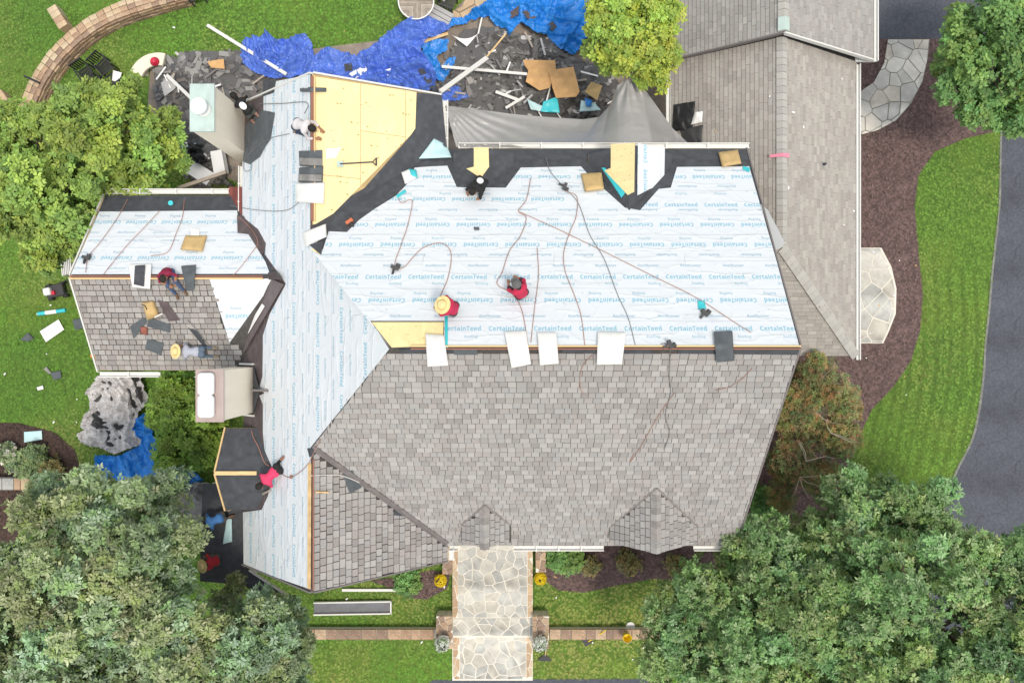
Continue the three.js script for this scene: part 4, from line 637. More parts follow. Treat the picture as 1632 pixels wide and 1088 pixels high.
plant('garden_shrub', 'dense yellow-green shrub between the left wing and the black dormer', 'shrub', { base: [300, 670], n: 5600, size: .1, trunk: .08, kind: 'fine', mat: LEAF.matt, cols: [[.12, .22, .025], [.1, .19, .025], [.15, .25, .035]], lobes: [[290, 625, 2.2, .7], [265, 660, 2.1, .7], [310, 680, 2.5, .9], [285, 720, 2.2, .75], [335, 710, 2.2, .6], [330, 640, 2, .55]] });
{ const g = plant('dogwood_shrub', 'browning dogwood shrub with bare pale twigs beside the shingled gable', 'shrub', { base: [1290, 690], n: 10500, size: .11, trunk: .1, kind: 'thin', mat: LEAF.matt, bark: M.barePale, cols: [[.15, .15, .05], [.12, .17, .05], [.25, .13, .06], [.1, .15, .045], [.2, .17, .065]], clumps: 13, lobes: [[1295, 605, 3.4, .85], [1335, 640, 3.2, .7], [1268, 660, 3.2, .85], [1320, 700, 3, .75], [1262, 730, 3, .8], [1305, 765, 2.6, .65], [1352, 695, 2.6, .45], [1245, 785, 2.4, .5]] });
  const gs = []; for (let k = 0; k < 18; k++) { const a = pick([[1305, 610], [1325, 690], [1285, 735], [1300, 655], [1275, 760]]), s = P(a[0], a[1], 3.75); let p = s.clone(), d = V3(rr(-1, 1), rr(.1, .5), rr(-1, 1)).normalize(); for (let j = 0; j < 3; j++) { const e = p.clone().addScaledVector(d, rr(.18, .34)); gs.push(limb(p, e, .017 - j * .004, .013 - j * .004, 5)); p = e; d = d.clone().add(V3(rr(-.5, .5), rr(-.1, .3), rr(-.5, .5))).normalize(); } } mesh('twigs', merged(gs), M.barePale, g); }
const shrub = (label, px, py, r, n, cols, h = .35, kind = 'fine') => plant('small_shrub', label, 'shrub', { base: [px, py], n, size: .085, kind, mat: LEAF.matt, cols, clumps: 22, lobes: [[px, py, h, r], [px + r * 18, py + 4, h * .8, r * .7], [px - r * 16, py - 3, h * .85, r * .7]], trunk: .02 });
const JUN = [[.13, .24, .06], [.1, .2, .05]], BRN = [[.14, .12, .04], [.12, .13, .045], [.18, .14, .05]];
shrub('spreading green juniper against the front wall by the walk', 900, 884, .5, 1500, JUN); shrub('small bronze shrub in mulch next to the green juniper', 938, 900, .22, 330, BRN);
shrub('medium bronze shrub standing alone in the front mulch bed', 1003, 897, .3, 520, BRN); shrub('bronze shrub in the front mulch half under the dark tree', 1078, 905, .3, 520, BRN);
shrub('low green groundcover clump beside the yellow mum and white downspout', 652, 925, .36, 900, JUN, .22); shrub('low green shrub in the corner of the shingled gable', 1225, 800, .5, 1400, [[.08, .19, .04], [.1, .22, .05]]);
shrub('pale rose bush below the pale blue sheet in the dark bed', 52, 728, .32, 560, [[.15, .2, .09], [.1, .16, .06]]); shrub('rose bush with white blooms at the end of the dark bed', 10, 725, .3, 500, [[.15, .2, .1], [.12, .17, .07], [.4, .4, .34]]); shrub('rose bush close above the stone retaining wall', 40, 745, .3, 480, [[.15, .21, .1], [.11, .17, .07]]);
shrub('thin olive shrub in the dark bed near the oak', 82, 745, .25, 300, BRN);
{ const mum = (label, px, py) => { const b = P(px, py), g = thing('yellow_mum', label, 'flower pot', b, 'yellow mums by the front steps'); const pot = new THREE.CylinderGeometry(.16, .12, .24, 16); pot.translate(b.x, .12, b.z); mesh('pot', pot, M.dark, g);
    const pet = rosette(9, 1, .2, .25, .03), m = new THREE.InstancedMesh(pet, std({ color: 0xffffff, roughness: .7 }), 240), c = new THREE.Color(), q = new THREE.Quaternion(), mm = new THREE.Matrix4(); for (let i = 0; i < 240; i++) { const d = V3(rr(-1, 1), rr(-.1, 1), rr(-1, 1)).normalize(); q.setFromUnitVectors(V3(0, 1, 0), d); const s = rr(.035, .055); mm.compose(V3(d.x * .2, .3 + d.y * .14, d.z * .2), q, V3(s, s, s)); m.setMatrixAt(i, mm); const v = rr(.8, 1.15); c.setRGB(.85 * v, .66 * v, .015); m.setColorAt(i, c); } m.name = 'blooms'; m.userData.kind = 'stuff'; shade(m); g.add(m); };
  mum('round yellow mum next to the low green groundcover clump', 703, 921); mum('round yellow mum next to the spreading juniper', 861, 918);
  const planter = (label, px, py) => { const b = P(px, py, .7), g = thing('flower_planter', label, 'planter', b, 'planters on the stone piers'); b.y = .7; const cols = [[.7, .72, .68], [.62, .66, .6], [.2, .3, .14]]; const bowl = new THREE.LatheGeometry([[.001, .68], [.13, .68], [.2, .84], [.22, .9], [.19, .9], [.12, .74], [.001, .73]].map(q => new THREE.Vector2(...q)), 20); bowl.translate(b.x, .02, b.z); mesh('bowl', bowl, M.dark, g);
    const m = new THREE.InstancedMesh(ROS.fine, std({ color: 0xffffff, roughness: .7 }), 260), c = new THREE.Color(), q = new THREE.Quaternion(), mm = new THREE.Matrix4(); for (let i = 0; i < 260; i++) { const d = V3(rr(-1, 1), rr(-.1, 1), rr(-1, 1)).normalize(); q.setFromUnitVectors(V3(0, 1, 0), d); const s = rr(.04, .08), t = rr(.6, 1.1); mm.compose(V3(d.x * .26 * t, .24 + d.y * .18 * t, d.z * .26 * t), q, V3(s, s, s)); m.setMatrixAt(i, mm); c.setRGB(...pick(cols)); m.setColorAt(i, c); } m.name = 'blooms'; m.userData.kind = 'stuff'; shade(m); g.add(m); };
  planter('bowl of white flowers on the pier of the bare low wall', 706, 1021); planter('bowl of white flowers on the pier next to the leaf rake', 861, 1021); }
// ================================================================ TARPS
function tarpGeo(poly, base, amp, freq, cell, shapeFn, sd = 0) {     // crumpled sheet: fine grid inside an outline, ridged folds
  const W = poly.map(q => { const p = P(q[0], q[1], base); return [p.x, p.z]; }), xs = W.map(q => q[0]), zs = W.map(q => q[1]);
  const x0 = Math.min(...xs), z0 = Math.min(...zs), nx = Math.ceil((Math.max(...xs) - x0) / cell), nz = Math.ceil((Math.max(...zs) - z0) / cell), id = new Map(), pos = [], uv = [], idx = [];
  const vert = (i, j) => { const k = i * 9999 + j; if (id.has(k)) return id.get(k); const x = x0 + i * cell, z = z0 + j * cell, wx = x + .25 * noise(x * 1.3 + sd, z * 1.3), wz = z + .25 * noise(x * 1.3, z * 1.3 + 7 + sd);
    let fold = 0; for (let d = 0; d < 6; d++) { const an = d * 1.05 + sd + .5 * noise(x * .5, z * .5 + d), ca = Math.cos(an), sa = Math.sin(an), u = wx * ca + wz * sa, w = wz * ca - wx * sa; const rg = 1 - Math.abs(2 * noise(u * freq * 1.9 + d * 13, w * freq * .4 + d * 7) - 1); fold += rg * rg * rg * noise(w * .8 + d * 3, u * .8) ; } const r1 = 1 - Math.abs(2 * noise(wx * freq * .9 + sd, wz * freq * 1.25 - sd) - 1), r2 = 1 - Math.abs(2 * noise((wx + wz) * freq * 1.7 + sd, (wx - wz) * freq * .9) - 1), r3 = 1 - Math.abs(2 * noise((wx - .4 * wz) * freq * 3.1, (wz + .3 * wx) * freq * 2.3 + sd) - 1); const h = amp * (.62 * fold + .3 * r1 * r1 + .2 * r2 * r2 + .14 * r3 + .3 * fbm(x * freq * .4 + 3, z * freq * .4, 2)); const n = pos.length / 3; pos.push(x + .03 * (noise(x * 6, z * 6) - .5), base + .012 + h + (shapeFn ? shapeFn(x, z) : 0), z + .03 * (noise(x * 6 + 9, z * 6) - .5)); uv.push(x / 1.5, z / 1.5); id.set(k, n); return n; };
  for (let i = 0; i < nx; i++) for (let j = 0; j < nz; j++) { if (!inside([x0 + (i + .5) * cell, z0 + (j + .5) * cell], W)) continue; const a = vert(i, j), b = vert(i + 1, j), c = vert(i + 1, j + 1), d = vert(i, j + 1); idx.push(a, d, c, a, c, b); }
  const g = new THREE.BufferGeometry(); g.setAttribute('position', new THREE.Float32BufferAttribute(pos, 3)); g.setAttribute('uv', new THREE.Float32BufferAttribute(uv, 2)); g.setIndex(idx); g.computeVertexNormals(); return g;
}
single('blue_tarp', tarpGeo([[386, 84], [392, 66], [424, 64], [430, 56], [442, 68], [470, 66], [490, 58], [500, 72], [504, 92], [520, 80], [550, 88], [572, 92], [598, 78], [620, 56], [648, 42], [672, 28], [700, 40], [720, 50], [716, 58], [680, 72], [672, 84], [690, 110], [700, 132], [694, 148], [650, 150], [560, 138], [490, 124], [440, 132], [412, 122], [390, 104]], .06, .34, 2.2, .036), M.blueTarp, 'crumpled royal blue tarp between lawn and bare plywood gable', 'tarp');
single('blue_tarp', tarpGeo([[655, 34], [690, 40], [740, 32], [775, 10], [800, -30], [1000, -30], [960, 60], [930, 70], [915, 90], [890, 82], [870, 62], [850, 58], [830, 40], [812, 62], [806, 48], [790, 44], [776, 28], [760, 36], [720, 48], [680, 46]], .07, .3, 1.3, .04, null, 5), M.skyTarp, 'bright azure tarp spread over the far side of the debris pile', 'tarp');
single('blue_tarp', tarpGeo([[672, 68], [715, 66], [714, 84], [696, 92], [704, 112], [716, 96], [728, 94], [722, 110], [706, 132], [698, 130], [690, 110], [674, 90]], .2, .14, 2, .05, null, 9), M.skyTarp, 'small torn azure tarp scrap lying on the royal blue tarp', 'tarp');
single('blue_tarp', tarpGeo([[700, 146], [730, 140], [748, 158], [720, 166], [704, 168]], .1, .2, 2, .05, null, 2), M.blueTarp, 'little royal blue tarp end below the white gutter corner', 'tarp');
single('grey_tarp', tarpGeo([[165, 598], [190, 592], [232, 594], [240, 640], [228, 655], [218, 680], [232, 706], [215, 712], [190, 722], [168, 712], [140, 706], [130, 690], [140, 684], [134, 676], [150, 650], [146, 620], [156, 606]], .1, .3, 2.0, .032, null, 3), M.greyTarp, 'crumpled silver-grey tarp heaped on the lawn below the left wing', 'tarp');
single('black_sheeting', tarpGeo([[168, 602], [192, 598], [228, 600], [234, 640], [222, 655], [214, 680], [222, 700], [190, 712], [170, 700], [150, 684], [158, 650], [154, 622]], .1, .36, 1.7, .036, (x, z) => -.15, 31), M.dark, 'black plastic sheeting tangled through the silver-grey tarp', 'plastic sheet');
single('blue_tarp', tarpGeo([[226, 664], [240, 656], [250, 680], [262, 712], [296, 736], [330, 762], [300, 770], [262, 764], [215, 764], [150, 758], [160, 722], [196, 724], [222, 712], [232, 704], [218, 682]], .08, .36, 1.8, .04, null, 11), M.skyTarp, 'blue tarp lying half under the silver-grey tarp', 'tarp');
single('grey_tarp', tarpGeo([[262, 768], [345, 764], [352, 792], [356, 830], [310, 850], [270, 830]], .1, .4, 1.5, .06, null, 21), M.darkTarp, 'dull dark grey tarp beside the porch roof and oak', 'tarp');
{ // awning of grey sheeting: tied along the rear gutter, held up by the young tree, sagging between
  const top = [[709, 168], [760, 174], [820, 182], [880, 187], [930, 190], [955, 186], [972, 168], [984, 136], [1000, 126], [1022, 134], [1045, 166], [1072, 204], [1099, 230]], bot = [[727, 234], [760, 236], [800, 234], [840, 236], [880, 237], [920, 237], [955, 238], [985, 236], [1010, 233], [1040, 230], [1062, 235], [1082, 236], [1099, 233]];
  const yt = [6.35, 5.7, 5.1, 4.7, 4.5, 4.55, 4.8, 5.4, 5.7, 5.4, 4.8, 4.2, 3.95], yb = [6.3, 6.42, 6.45, 6.42, 6.4, 6.4, 6.4, 6.38, 6.3, 6.1, 5.2, 4.5, 4.0];
  const nu = 150, nv = 40, pos = [], uv = [], idx = []; const sp = (a, t) => { const k = t * (a.length - 1), i = Math.min(a.length - 2, Math.floor(k)), f = k - i, s = f; const w = (u, v) => lerp(u, v, s); return Array.isArray(a[0]) ? [w(a[i][0], a[i + 1][0]), w(a[i][1], a[i + 1][1])] : w(a[i], a[i + 1]); };
  for (let j = 0; j <= nv; j++) for (let i = 0; i <= nu; i++) { const s = i / nu, t = j / nv, A = sp(top, s), B = sp(bot, s), ya = sp(yt, s), yc = sp(yb, s); let y = lerp(ya, yc, t) - .35 * Math.sin(Math.PI * t) * Math.sin(Math.PI * s); const px = lerp(A[0], B[0], t), py = lerp(A[1], B[1], t);
    const fan = Math.atan2(py - 160, px - 700), fan2 = Math.atan2(py - 120, px - 1003); y += .05 * Math.sin(fan * 46 + 2 * noise(px * .02, py * .05)) * Math.exp(-s * 3) + .045 * Math.sin(fan2 * 16) * Math.exp(-Math.hypot(px - 1003, py - 130) / 70) + .05 * (ridged(px * .016, py * .05, 3) - .5); const p = P(px, py, y); pos.push(p.x, p.y, p.z); uv.push(p.x / 1.5, p.z / 1.5); }
  for (let j = 0; j < nv; j++) for (let i = 0; i < nu; i++) { const a = j * (nu + 1) + i, b = a + 1, c = a + nu + 2, d = a + nu + 1; idx.push(a, d, c, a, c, b); }
  const g = new THREE.BufferGeometry(); g.setAttribute('position', new THREE.Float32BufferAttribute(pos, 3)); g.setAttribute('uv', new THREE.Float32BufferAttribute(uv, 2)); g.setIndex(idx); g.computeVertexNormals();
  const aw = thing('tarp_awning', 'large grey tarp stretched as an awning from rear gutter to young tree', 'tarp'); mesh('sheet', g, std({ map: grit([164, 163, 163], .04, 6), roughness: .34, bumpMap: crumple, bumpScale: .006 }), aw);
  for (const [i, a] of [[20, .0], [75, 0], [110, 0]]) { const k = nv * (nu + 1) + i, p = V3(pos[k * 3], pos[k * 3 + 1], pos[k * 3 + 2]); mesh('tie_rope', tube([p, p.clone().add(V3(.02, .03, .1)), p.clone().add(V3(.03, .0, .22))], .012), M.rope, aw); }
}
// black plastic and white wrap on the garage roof edge
single('plastic_sheet', drapeGeo([[1074, 168], [1108, 162], [1104, 206], [1072, 210]], (x, y) => PGL.at(x, y, .02), .08, 12, 12, .22, 4), M.black, 'black plastic sheet bunched on the garage roof by the awning corner', 'plastic sheet');
single('plastic_sheet', drapeGeo([[1084, 208], [1120, 200], [1118, 230], [1092, 232]], (x, y) => PGL.at(x, y, .02), .07, 10, 8, .2, 7), M.dark, 'dark crumpled plastic below the white wrap on garage roof', 'plastic sheet');
single('white_wrap', drapeGeo([[1108, 180], [1121, 178], [1120, 196], [1102, 200]], (x, y) => PGL.at(x, y, .06), .1, 8, 8, .12, 2), M.paper, 'white wrapper lying on black plastic on the garage roof', 'wrapper');

// ================================================================ MATERIALS ON THE ROOF
const drape = (name, label, cat, quad, thick, mat, group, bump = .015, surf = (x, y) => R(x, y, .05)) => single(name, drapeGeo(quad, surf, thick, 12, 12, bump, rnd() * 50), mat, label, cat, group);
const bundle = (label, q, th = .1) => drape('shingle_bundle', label, 'shingle bundle', q, th, M.paper, 'white-wrapped shingle bundles on the roof', .03, (x, y) => R(x, y, .1));
bundle('white-wrapped bundle draped over the ridge beside the blue strip and bare plywood', [[679, 532], [708, 534], [715, 582], [682, 584]]);
bundle('crooked white-wrapped bundle on the ridge below the worker in the grey cap', [[804, 529], [838, 527], [846, 580], [815, 586]]);
bundle('white-wrapped bundle on the ridge next to the crooked one', [[856, 530], [886, 530], [890, 579], [860, 582]]);
bundle('white-wrapped bundle alone on the main ridge nearest the grey shingle stack', [[952, 529], [996, 530], [990, 580], [950, 581]]);
bundle('white-wrapped bundle on plywood below the two dark shingle stacks', [[473, 294], [519, 293], [518, 326], [474, 323]], .12);
bundle('white-wrapped bundle at the top end of the black valley felt', [[484, 372], [521, 358], [522, 378], [490, 394]], .12);
bundle('opened white bundle with dark shingles inside on the left wing ridge', [[208, 422], [244, 421], [242, 461], [214, 458]], .07);
const stack = (label, q, cat = 'shingle stack', m = M.slate, n = 3) => { const c = R((q[0][0] + q[2][0]) / 2, (q[0][1] + q[2][1]) / 2), g = thing('shingle_stack', label, cat, c); for (let i = 0; i < n; i++) { const o = rr(-1.2, 1.2); mesh('roof_shingle', drapeGeo(q.map(v => [v[0] + o, v[1] + rr(-1, 1)]), (x, y) => R(x, y, .1 + i * .022), .018, 10, 10, .004, i), i === n - 1 ? m : pick([M.slate, M.felt, m]), g); } return g; };
const greyTab = std({ map: grit([140, 138, 136], .14, 8), bumpMap: bumpGrit, bumpScale: .004 });
stack('dark shingle stack on the plywood above its twin stack', [[479, 243], [516, 241], [516, 268], [480, 266]]); stack('dark shingle stack between its twin and the white bundle', [[479, 269], [516, 267], [515, 293], [478, 292]]);
for (const q of [[[480, 254], [516, 255], [516, 266], [480, 265]], [[479, 280], [515, 281], [515, 291], [478, 290]]]) single('shingle_butts', drapeGeo(q, (x, y) => R(x, y, .18), .02, 8, 6, .003, 3), greyTab, 'pale butt ends of a dark shingle stack on plywood', 'shingle', 'shingle ends on the two stacks');
stack('folded strip of grey shingles over the bare plywood peak', [[479, 131], [521, 133], [521, 148], [480, 148]], 'shingle stack', M.slate, 2);
stack('dark shingles lying in the opened white bundle on the wing', [[222, 424], [238, 424], [236, 457], [220, 455]], 'shingle stack', M.felt, 1).children.forEach(c => c.position.y += .12);
stack('grey shingles folded over the wing ridge beside the maroon shirt', [[292, 425], [315, 422], [312, 462], [300, 464]], 'shingle stack', M.slate, 3);
stack('grey shingles folded over the right end of the main ridge', [[1136, 529], [1164, 527], [1167, 574], [1140, 576]], 'shingle stack', M.slate, 3);
const loose = (label, q, m = M.slate, th = .02) => drape('loose_shingle', label, 'shingle', q, th, m, null, .006);
loose('loose dark shingle strip behind the tool bag', [[238, 506], [273, 517], [272, 530], [235, 520]]); loose('loose dark shingle pointing towards the lawn edge of wing', [[208, 520], [230, 506], [236, 512], [214, 540]]);
loose('curved dark shingle nearest the wing gutter', [[236, 540], [262, 546], [258, 566], [232, 556]]); loose('long dark felt scrap by the straw-hatted man in grey', [[300, 522], [316, 528], [334, 556], [322, 548]], M.felt);
loose('dark scrap of shingle across the valley above the square tan board', [[546, 754], [562, 748], [577, 776], [558, 786]]); loose('small dark scrap lower down on the valley line', [[626, 812], [644, 812], [646, 822], [628, 820]], M.felt);
loose('dark offcut where the valley meets the white wing ridge', [[490, 714], [502, 712], [506, 722], [494, 728]], M.felt); loose('folded brown felt under the tool bag', [[252, 478], [268, 482], [288, 510], [270, 512]], M.feltBrown);
loose('grey offcut near the main ridge on printed sheet', [[755, 362], [764, 362], [764, 367], [756, 367]]);
const pad = (label, q, surf) => drape('foam_pad', label, 'foam pad', q, .14, M.foam, 'tan foam roofing pads', .01, surf);
pad('square tan foam pad on the left wing', [[298, 376], [331, 376], [324, 401], [290, 398]]); pad('tan foam pad next to the turquoise wrap', [[926, 278], [958, 276], [962, 302], [932, 306]]); pad('tan foam pad lying at the gutter corner by the garage', [[1144, 244], [1174, 240], [1180, 262], [1150, 267]]);
const wrap = (label, q, m = M.cyan, th = .03) => drape('plastic_wrap', label, 'plastic wrap', q, th, m, null, .05);
wrap('long turquoise wrap folded beside the dormer plywood', [[958, 268], [964, 268], [996, 308], [990, 316]]); wrap('small turquoise packet beside a black tool on the sheet', [[1111, 479], [1123, 479], [1124, 492], [1112, 493]]);
wrap('turquoise scrap at the gutter corner pad', [[1184, 265], [1195, 268], [1193, 275], [1183, 270]]); wrap('pale plastic bag with turquoise print near the gutter corner', [[692, 222], [712, 232], [720, 252], [668, 254]], M.paleCyan, .1);
wrap('white and turquoise crumpled bag on the black valley felt', [[640, 276], [654, 270], [664, 284], [646, 294]], M.paper, .1); wrap('turquoise scrap stuck on the crumpled bag', [[652, 270], [664, 272], [666, 284], [656, 282]], M.cyan, .14); wrap('turquoise strip below the crumpled bag', [[631, 312], [646, 302], [648, 306], [634, 316]]);
wrap('long blue strip beside the straw-hatted worker in red', [[709, 504], [714, 504], [714, 554], [710, 554]]); wrap('white packet above the foam pad on the left wing', [[304, 363], [319, 366], [318, 376], [305, 376]], M.paper);
single('loose_flap', prism([PB.at(1211, 326, .03), P(1224, 334, PB.at(1212, 334).y - .1), P(1240, 364, PB.at(1220, 364).y - .2), P(1250, 384, PB.at(1226, 384).y - .25), P(1247, 394, PB.at(1228, 394).y - .22), P(1238, 398, PB.at(1229, 398).y - .1), PB.at(1229, 399, .03)], .012), std({ color: lin(.5, .51, .52), roughness: .5 }), 'loose end of grey sheet flapping over the garage roof', 'sheet'); wrap('pale turquoise cloth on the porch roof by the men', [[362, 826], [370, 826], [371, 862], [356, 866]], M.paleCyan, .04);
wrap('white sheet patch on plywood near the dark shingle stacks', [[520, 238], [544, 236], [536, 252], [520, 254]], M.paper, .02);

// ---- air hoses and ropes lying on the roof
function hose(label, pts, mat, r = .0085, cat = 'hose', group) { const d = []; const c = new THREE.CatmullRomCurve3(pts.map(q => V3(q[0], q[1], 0)), false, 'centripetal'); const n = Math.max(10, Math.round(c.getLength() / 7)); for (let i = 0; i <= n; i++) { const q = c.getPointAt(i / n); d.push(R(q.x, q.y, .07)); } const cc = new THREE.CatmullRomCurve3(d, false, 'centripetal'); single(cat === 'rope' ? 'rope' : 'air_hose', new THREE.TubeGeometry(cc, n * 3, r, 5), mat, label, cat, group); }
hose('red air hose running from the tan pad past the grey-capped worker', [[846, 285], [838, 320], [826, 338], [838, 345], [830, 375], [812, 400], [800, 435], [792, 452], [816, 468], [830, 490], [842, 552]], M.hoseRed);
hose('red air hose curving from the turquoise strip to a black nozzle', [[636, 316], [640, 324], [656, 318], [650, 360], [640, 390], [630, 425], [640, 428], [675, 395], [705, 388], [718, 400], [715, 440], [700, 476]], M.hoseRed);
hose('dark hose dropping from the rear gutter to the ridge', [[870, 252], [876, 272], [898, 298], [920, 322], [940, 375], [962, 412], [984, 470], [1000, 505], [1013, 554]], M.hoseGrey);
hose('red hose crossing the sheet diagonally to the folded shingles', [[900, 306], [918, 312], [918, 345], [908, 370], [898, 405], [900, 430], [915, 470], [925, 500], [932, 552]], M.hoseRed);
hose('long red hose stretched diagonally across the back slope to the ridge end', [[828, 338], [890, 366], [960, 400], [1040, 440], [1110, 475], [1180, 520], [1232, 550]], M.hoseRed, .008);
hose('short red hose between two white ridge bundles', [[856, 395], [858, 440], [852, 490], [846, 545]], M.hoseRed, .008);
hose('red hose running up the left wing past the foam pad', [[295, 318], [292, 345], [282, 372], [268, 402], [242, 408]], M.hoseRed); hose('red hose along the left wing to its ridge', [[256, 336], [232, 362], [205, 390], [180, 420], [166, 438]], M.hoseRed); hose('thin hose near the gable edge of the left wing', [[205, 318], [190, 345], [160, 388], [142, 410], [138, 434]], M.hoseRed, .008);
hose('red hose in the wing valley below the stained felt', [[380, 345], [402, 366], [412, 388], [404, 400], [385, 425], [372, 440]], M.hoseRed); hose('dark hose looping over the white slope from the kneeling man in white', [[462, 214], [430, 222], [404, 240], [388, 262], [392, 274], [404, 268], [396, 258], [384, 262]], M.hoseGrey);
hose('dark hose across the white slope under the white bundle', [[368, 328], [400, 334], [440, 337], [462, 334], [478, 322]], M.hoseGrey); hose('straight dark cord from the man in black to the plywood', [[414, 167], [450, 166], [492, 166], [486, 182]], M.hoseGrey, .01);
hose('red hose from the pink-shirted man to the wing ridge', [[452, 756], [462, 760], [478, 752], [492, 738], [500, 722], [512, 700]], M.hoseRed); hose('red hose lying down the left dormer valley', [[402, 685], [404, 694], [412, 710], [424, 738], [430, 742]], M.hoseRed, .012);
hose('white rope looped over the shingled valley', [[496, 757], [515, 756], [540, 756], [560, 762], [573, 768]], M.rope, .014, 'rope'); hose('dark hose hanging down the shingled front slope', [[1052, 548], [1064, 548], [1066, 600], [1068, 625], [1060, 660], [1066, 690], [1058, 716]], M.hoseGrey);
hose('thin red cord on the shingles below the folded shingles', [[1212, 555], [1195, 590], [1165, 615], [1140, 622]], M.hoseRed, .007); hose('faded red cord above the larger front dormer', [[1075, 625], [1050, 660], [1020, 712], [1002, 738], [1010, 722]], M.hoseRed, .007); hose('orange cord below a ridge bundle on the shingles', [[944, 566], [930, 580], [924, 600], [926, 622], [932, 628]], M.hoseRed, .007);
hose('black cable from the tool bag over the wing shingles', [[300, 510], [318, 530], [336, 552], [345, 560]], M.hoseGrey, .01);
single('roof_jack_pole', bar(R(366, 812, .12), R(432, 780, .12), .05, .05), M.oldWood, 'long pole lying along the lower edge of the black dormer', 'pole');
single('wooden_handle', bar(PWF.at(500, 783, .07), PWF.at(521, 784, .07), .035, .035), M.wood, 'short wooden tool handle on the wing shingles', 'tool');
{ const a = PWB.at(540, 262, .08), b = PWB.at(592, 259, .08), g = thing('shingle_shovel', 'shingle removal shovel with D-handle lying on bare plywood', 'shovel', a); mesh('shaft', bar(a, b, .03, .03, PWB.N), M.dark, g);
  const D = (c, s) => { const k = b.clone().sub(a).normalize(), t = V3(0, 0, 1); const l = c.clone().addScaledVector(k, s * .1).addScaledVector(t, .1), r = c.clone().addScaledVector(k, s * .1).addScaledVector(t, -.1); mesh('grip', merged([bar(c, l, .022, .022, PWB.N), bar(c, r, .022, .022, PWB.N), bar(l, r, .03, .03, PWB.N)]), M.dark, g); }; D(b, 1); mesh('blade', prism([[535, 258], [545, 257], [545, 267], [535, 267]].map(q => PWB.at(q[0], q[1], .08)), .02), M.zinc, g); }
{ const c = R(243, 494, .06), g = thing('tool_bag', 'open tan leather tool bag on the wing shingles', 'tool bag', c); mesh('body', drapeGeo([[230, 482], [247, 480], [256, 504], [238, 510]], (x, y) => R(x, y, .05), .18, 10, 10, .04, 8), M.foam, g); mesh('handle', bar(R(252, 506, .22), R(264, 500, .2), .04, .04), M.rope, g); mesh('strap', tube([R(232, 486, .24), R(238, 488, .3), R(240, 494, .24)], .012), M.dark, g); }
drape('tool_pouch', 'small red-brown pouch beside the tool bag', 'pouch', [[226, 520], [237, 522], [236, 534], [226, 532]], .08, std({ map: grit([150, 92, 80], .15, 6) }), null, .02);
{ const gun = (label, px, py, a, col) => { const p = R(px, py, .05), g = thing('nail_gun', label, 'nail gun', p); const d = V3(Math.cos(a), 0, Math.sin(a)), s = V3(-d.z, 0, d.x), q = (f, r, u) => p.clone().addScaledVector(d, f).addScaledVector(s, r).add(V3(0, u, 0)); mesh('body', bar(q(-.09, 0, .08), q(.1, 0, .07), .08, .1), col, g); mesh('handle', bar(q(0, .03, .1), q(.02, .17, .1), .05, .05), M.black, g); mesh('magazine', limb(q(.06, -.02, .06), q(.05, -.12, .06), .055, .055, 10), M.dark, g); };
  gun('orange and black nail gun on the black valley felt', 558, 354, -.6, std({ color: lin(.5, .13, .05), roughness: .5 })); gun('black nail gun at the hose end on the back slope', 630, 427, .4, M.dark); gun('black nail gun beside the turquoise packet', 1121, 498, .8, M.dark); gun('black nail gun near the garage end of the back slope', 1200, 429, .2, M.dark); gun('black nail gun on the left wing near its gable', 140, 411, .3, M.dark); gun('black nail gun at the ridge by the dark hanging hose', 1066, 548, 1.2, M.dark); gun('small black nail gun by the tan pad near the gutter', 900, 298, 2, M.dark); }
{ const p = R(273, 324, .06); const g = new THREE.CylinderGeometry(.07, .07, .03, 16); g.translate(p.x, p.y, p.z); single('tape_roll', g, M.cyan, 'small blue disc on the black band of the left wing', 'disc'); }

// ================================================================ DEBRIS BEHIND THE HOUSE
const scrapM = [[.15, .15, .155], [.12, .12, .122], [.2, .195, .195], [.09, .09, .095], [.3, .295, .29], [.16, .145, .14]].map(c => std({ color: lin(...c), bumpMap: bumpGrit, bumpScale: .004 }));
function scrapGeo(w, d, k) { const g = new THREE.BoxGeometry(w, .012, d, 3, 1, 1), p = g.attributes.position; for (let i = 0; i < p.count; i++) { const x = p.getX(i) / w; p.setY(i, p.getY(i) + k * (x * x - .1)); if (x > .3) p.setZ(i, p.getZ(i) * .75); } g.computeVertexNormals(); return g; }
const scrapG = [scrapGeo(.34, .2, .06), scrapGeo(.5, .17, -.08), scrapGeo(.26, .22, .04), scrapGeo(.42, .09, .05), scrapGeo(.3, .3, .1), scrapGeo(.62, .14, .12)];
const REG = [[[[250, 110], [300, 86], [380, 84], [388, 106], [420, 128], [440, 135], [420, 180], [330, 260], [300, 250], [258, 200], [250, 150]], 500, .0], [[[700, 130], [716, 90], [740, 50], [790, 46], [830, 60], [870, 64], [900, 90], [960, 110], [1000, 150], [1060, 190], [1050, 225], [720, 205], [704, 150]], 1250, .0], [[[300, 225], [330, 225], [362, 262], [362, 292], [310, 300], [290, 262]], 110, 0]];
const scraps = []; for (const [poly, n] of REG) { const xs = poly.map(q => q[0]), ys = poly.map(q => q[1]); for (let i = 0; i < n; i++) { const q = [rr(Math.min(...xs), Math.max(...xs)), rr(Math.min(...ys), Math.max(...ys))]; if (inside(q, poly)) scraps.push(q); } }
const heap = (x, z) => .05 + .4 * fbm(x * .8, z * .8, 3);
scraps.forEach((q, i) => { if (i >= 300) return; const p = P(q[0], q[1], .35); const m = shade(new THREE.Mesh(pick(scrapG), pick(scrapM))); m.scale.setScalar(rr(.8, 1.25)); m.rotation.set(rr(-.35, .35), rnd() * 6.28, rr(-.35, .35)); m.position.set(p.x, heap(p.x, p.z) + .06, p.z); m.name = numbered('shingle_scrap'); scene.add(m); tag(m, 'torn dark shingle scrap in the debris behind the house', 'shingle scrap', 'torn shingles in the debris pile'); });
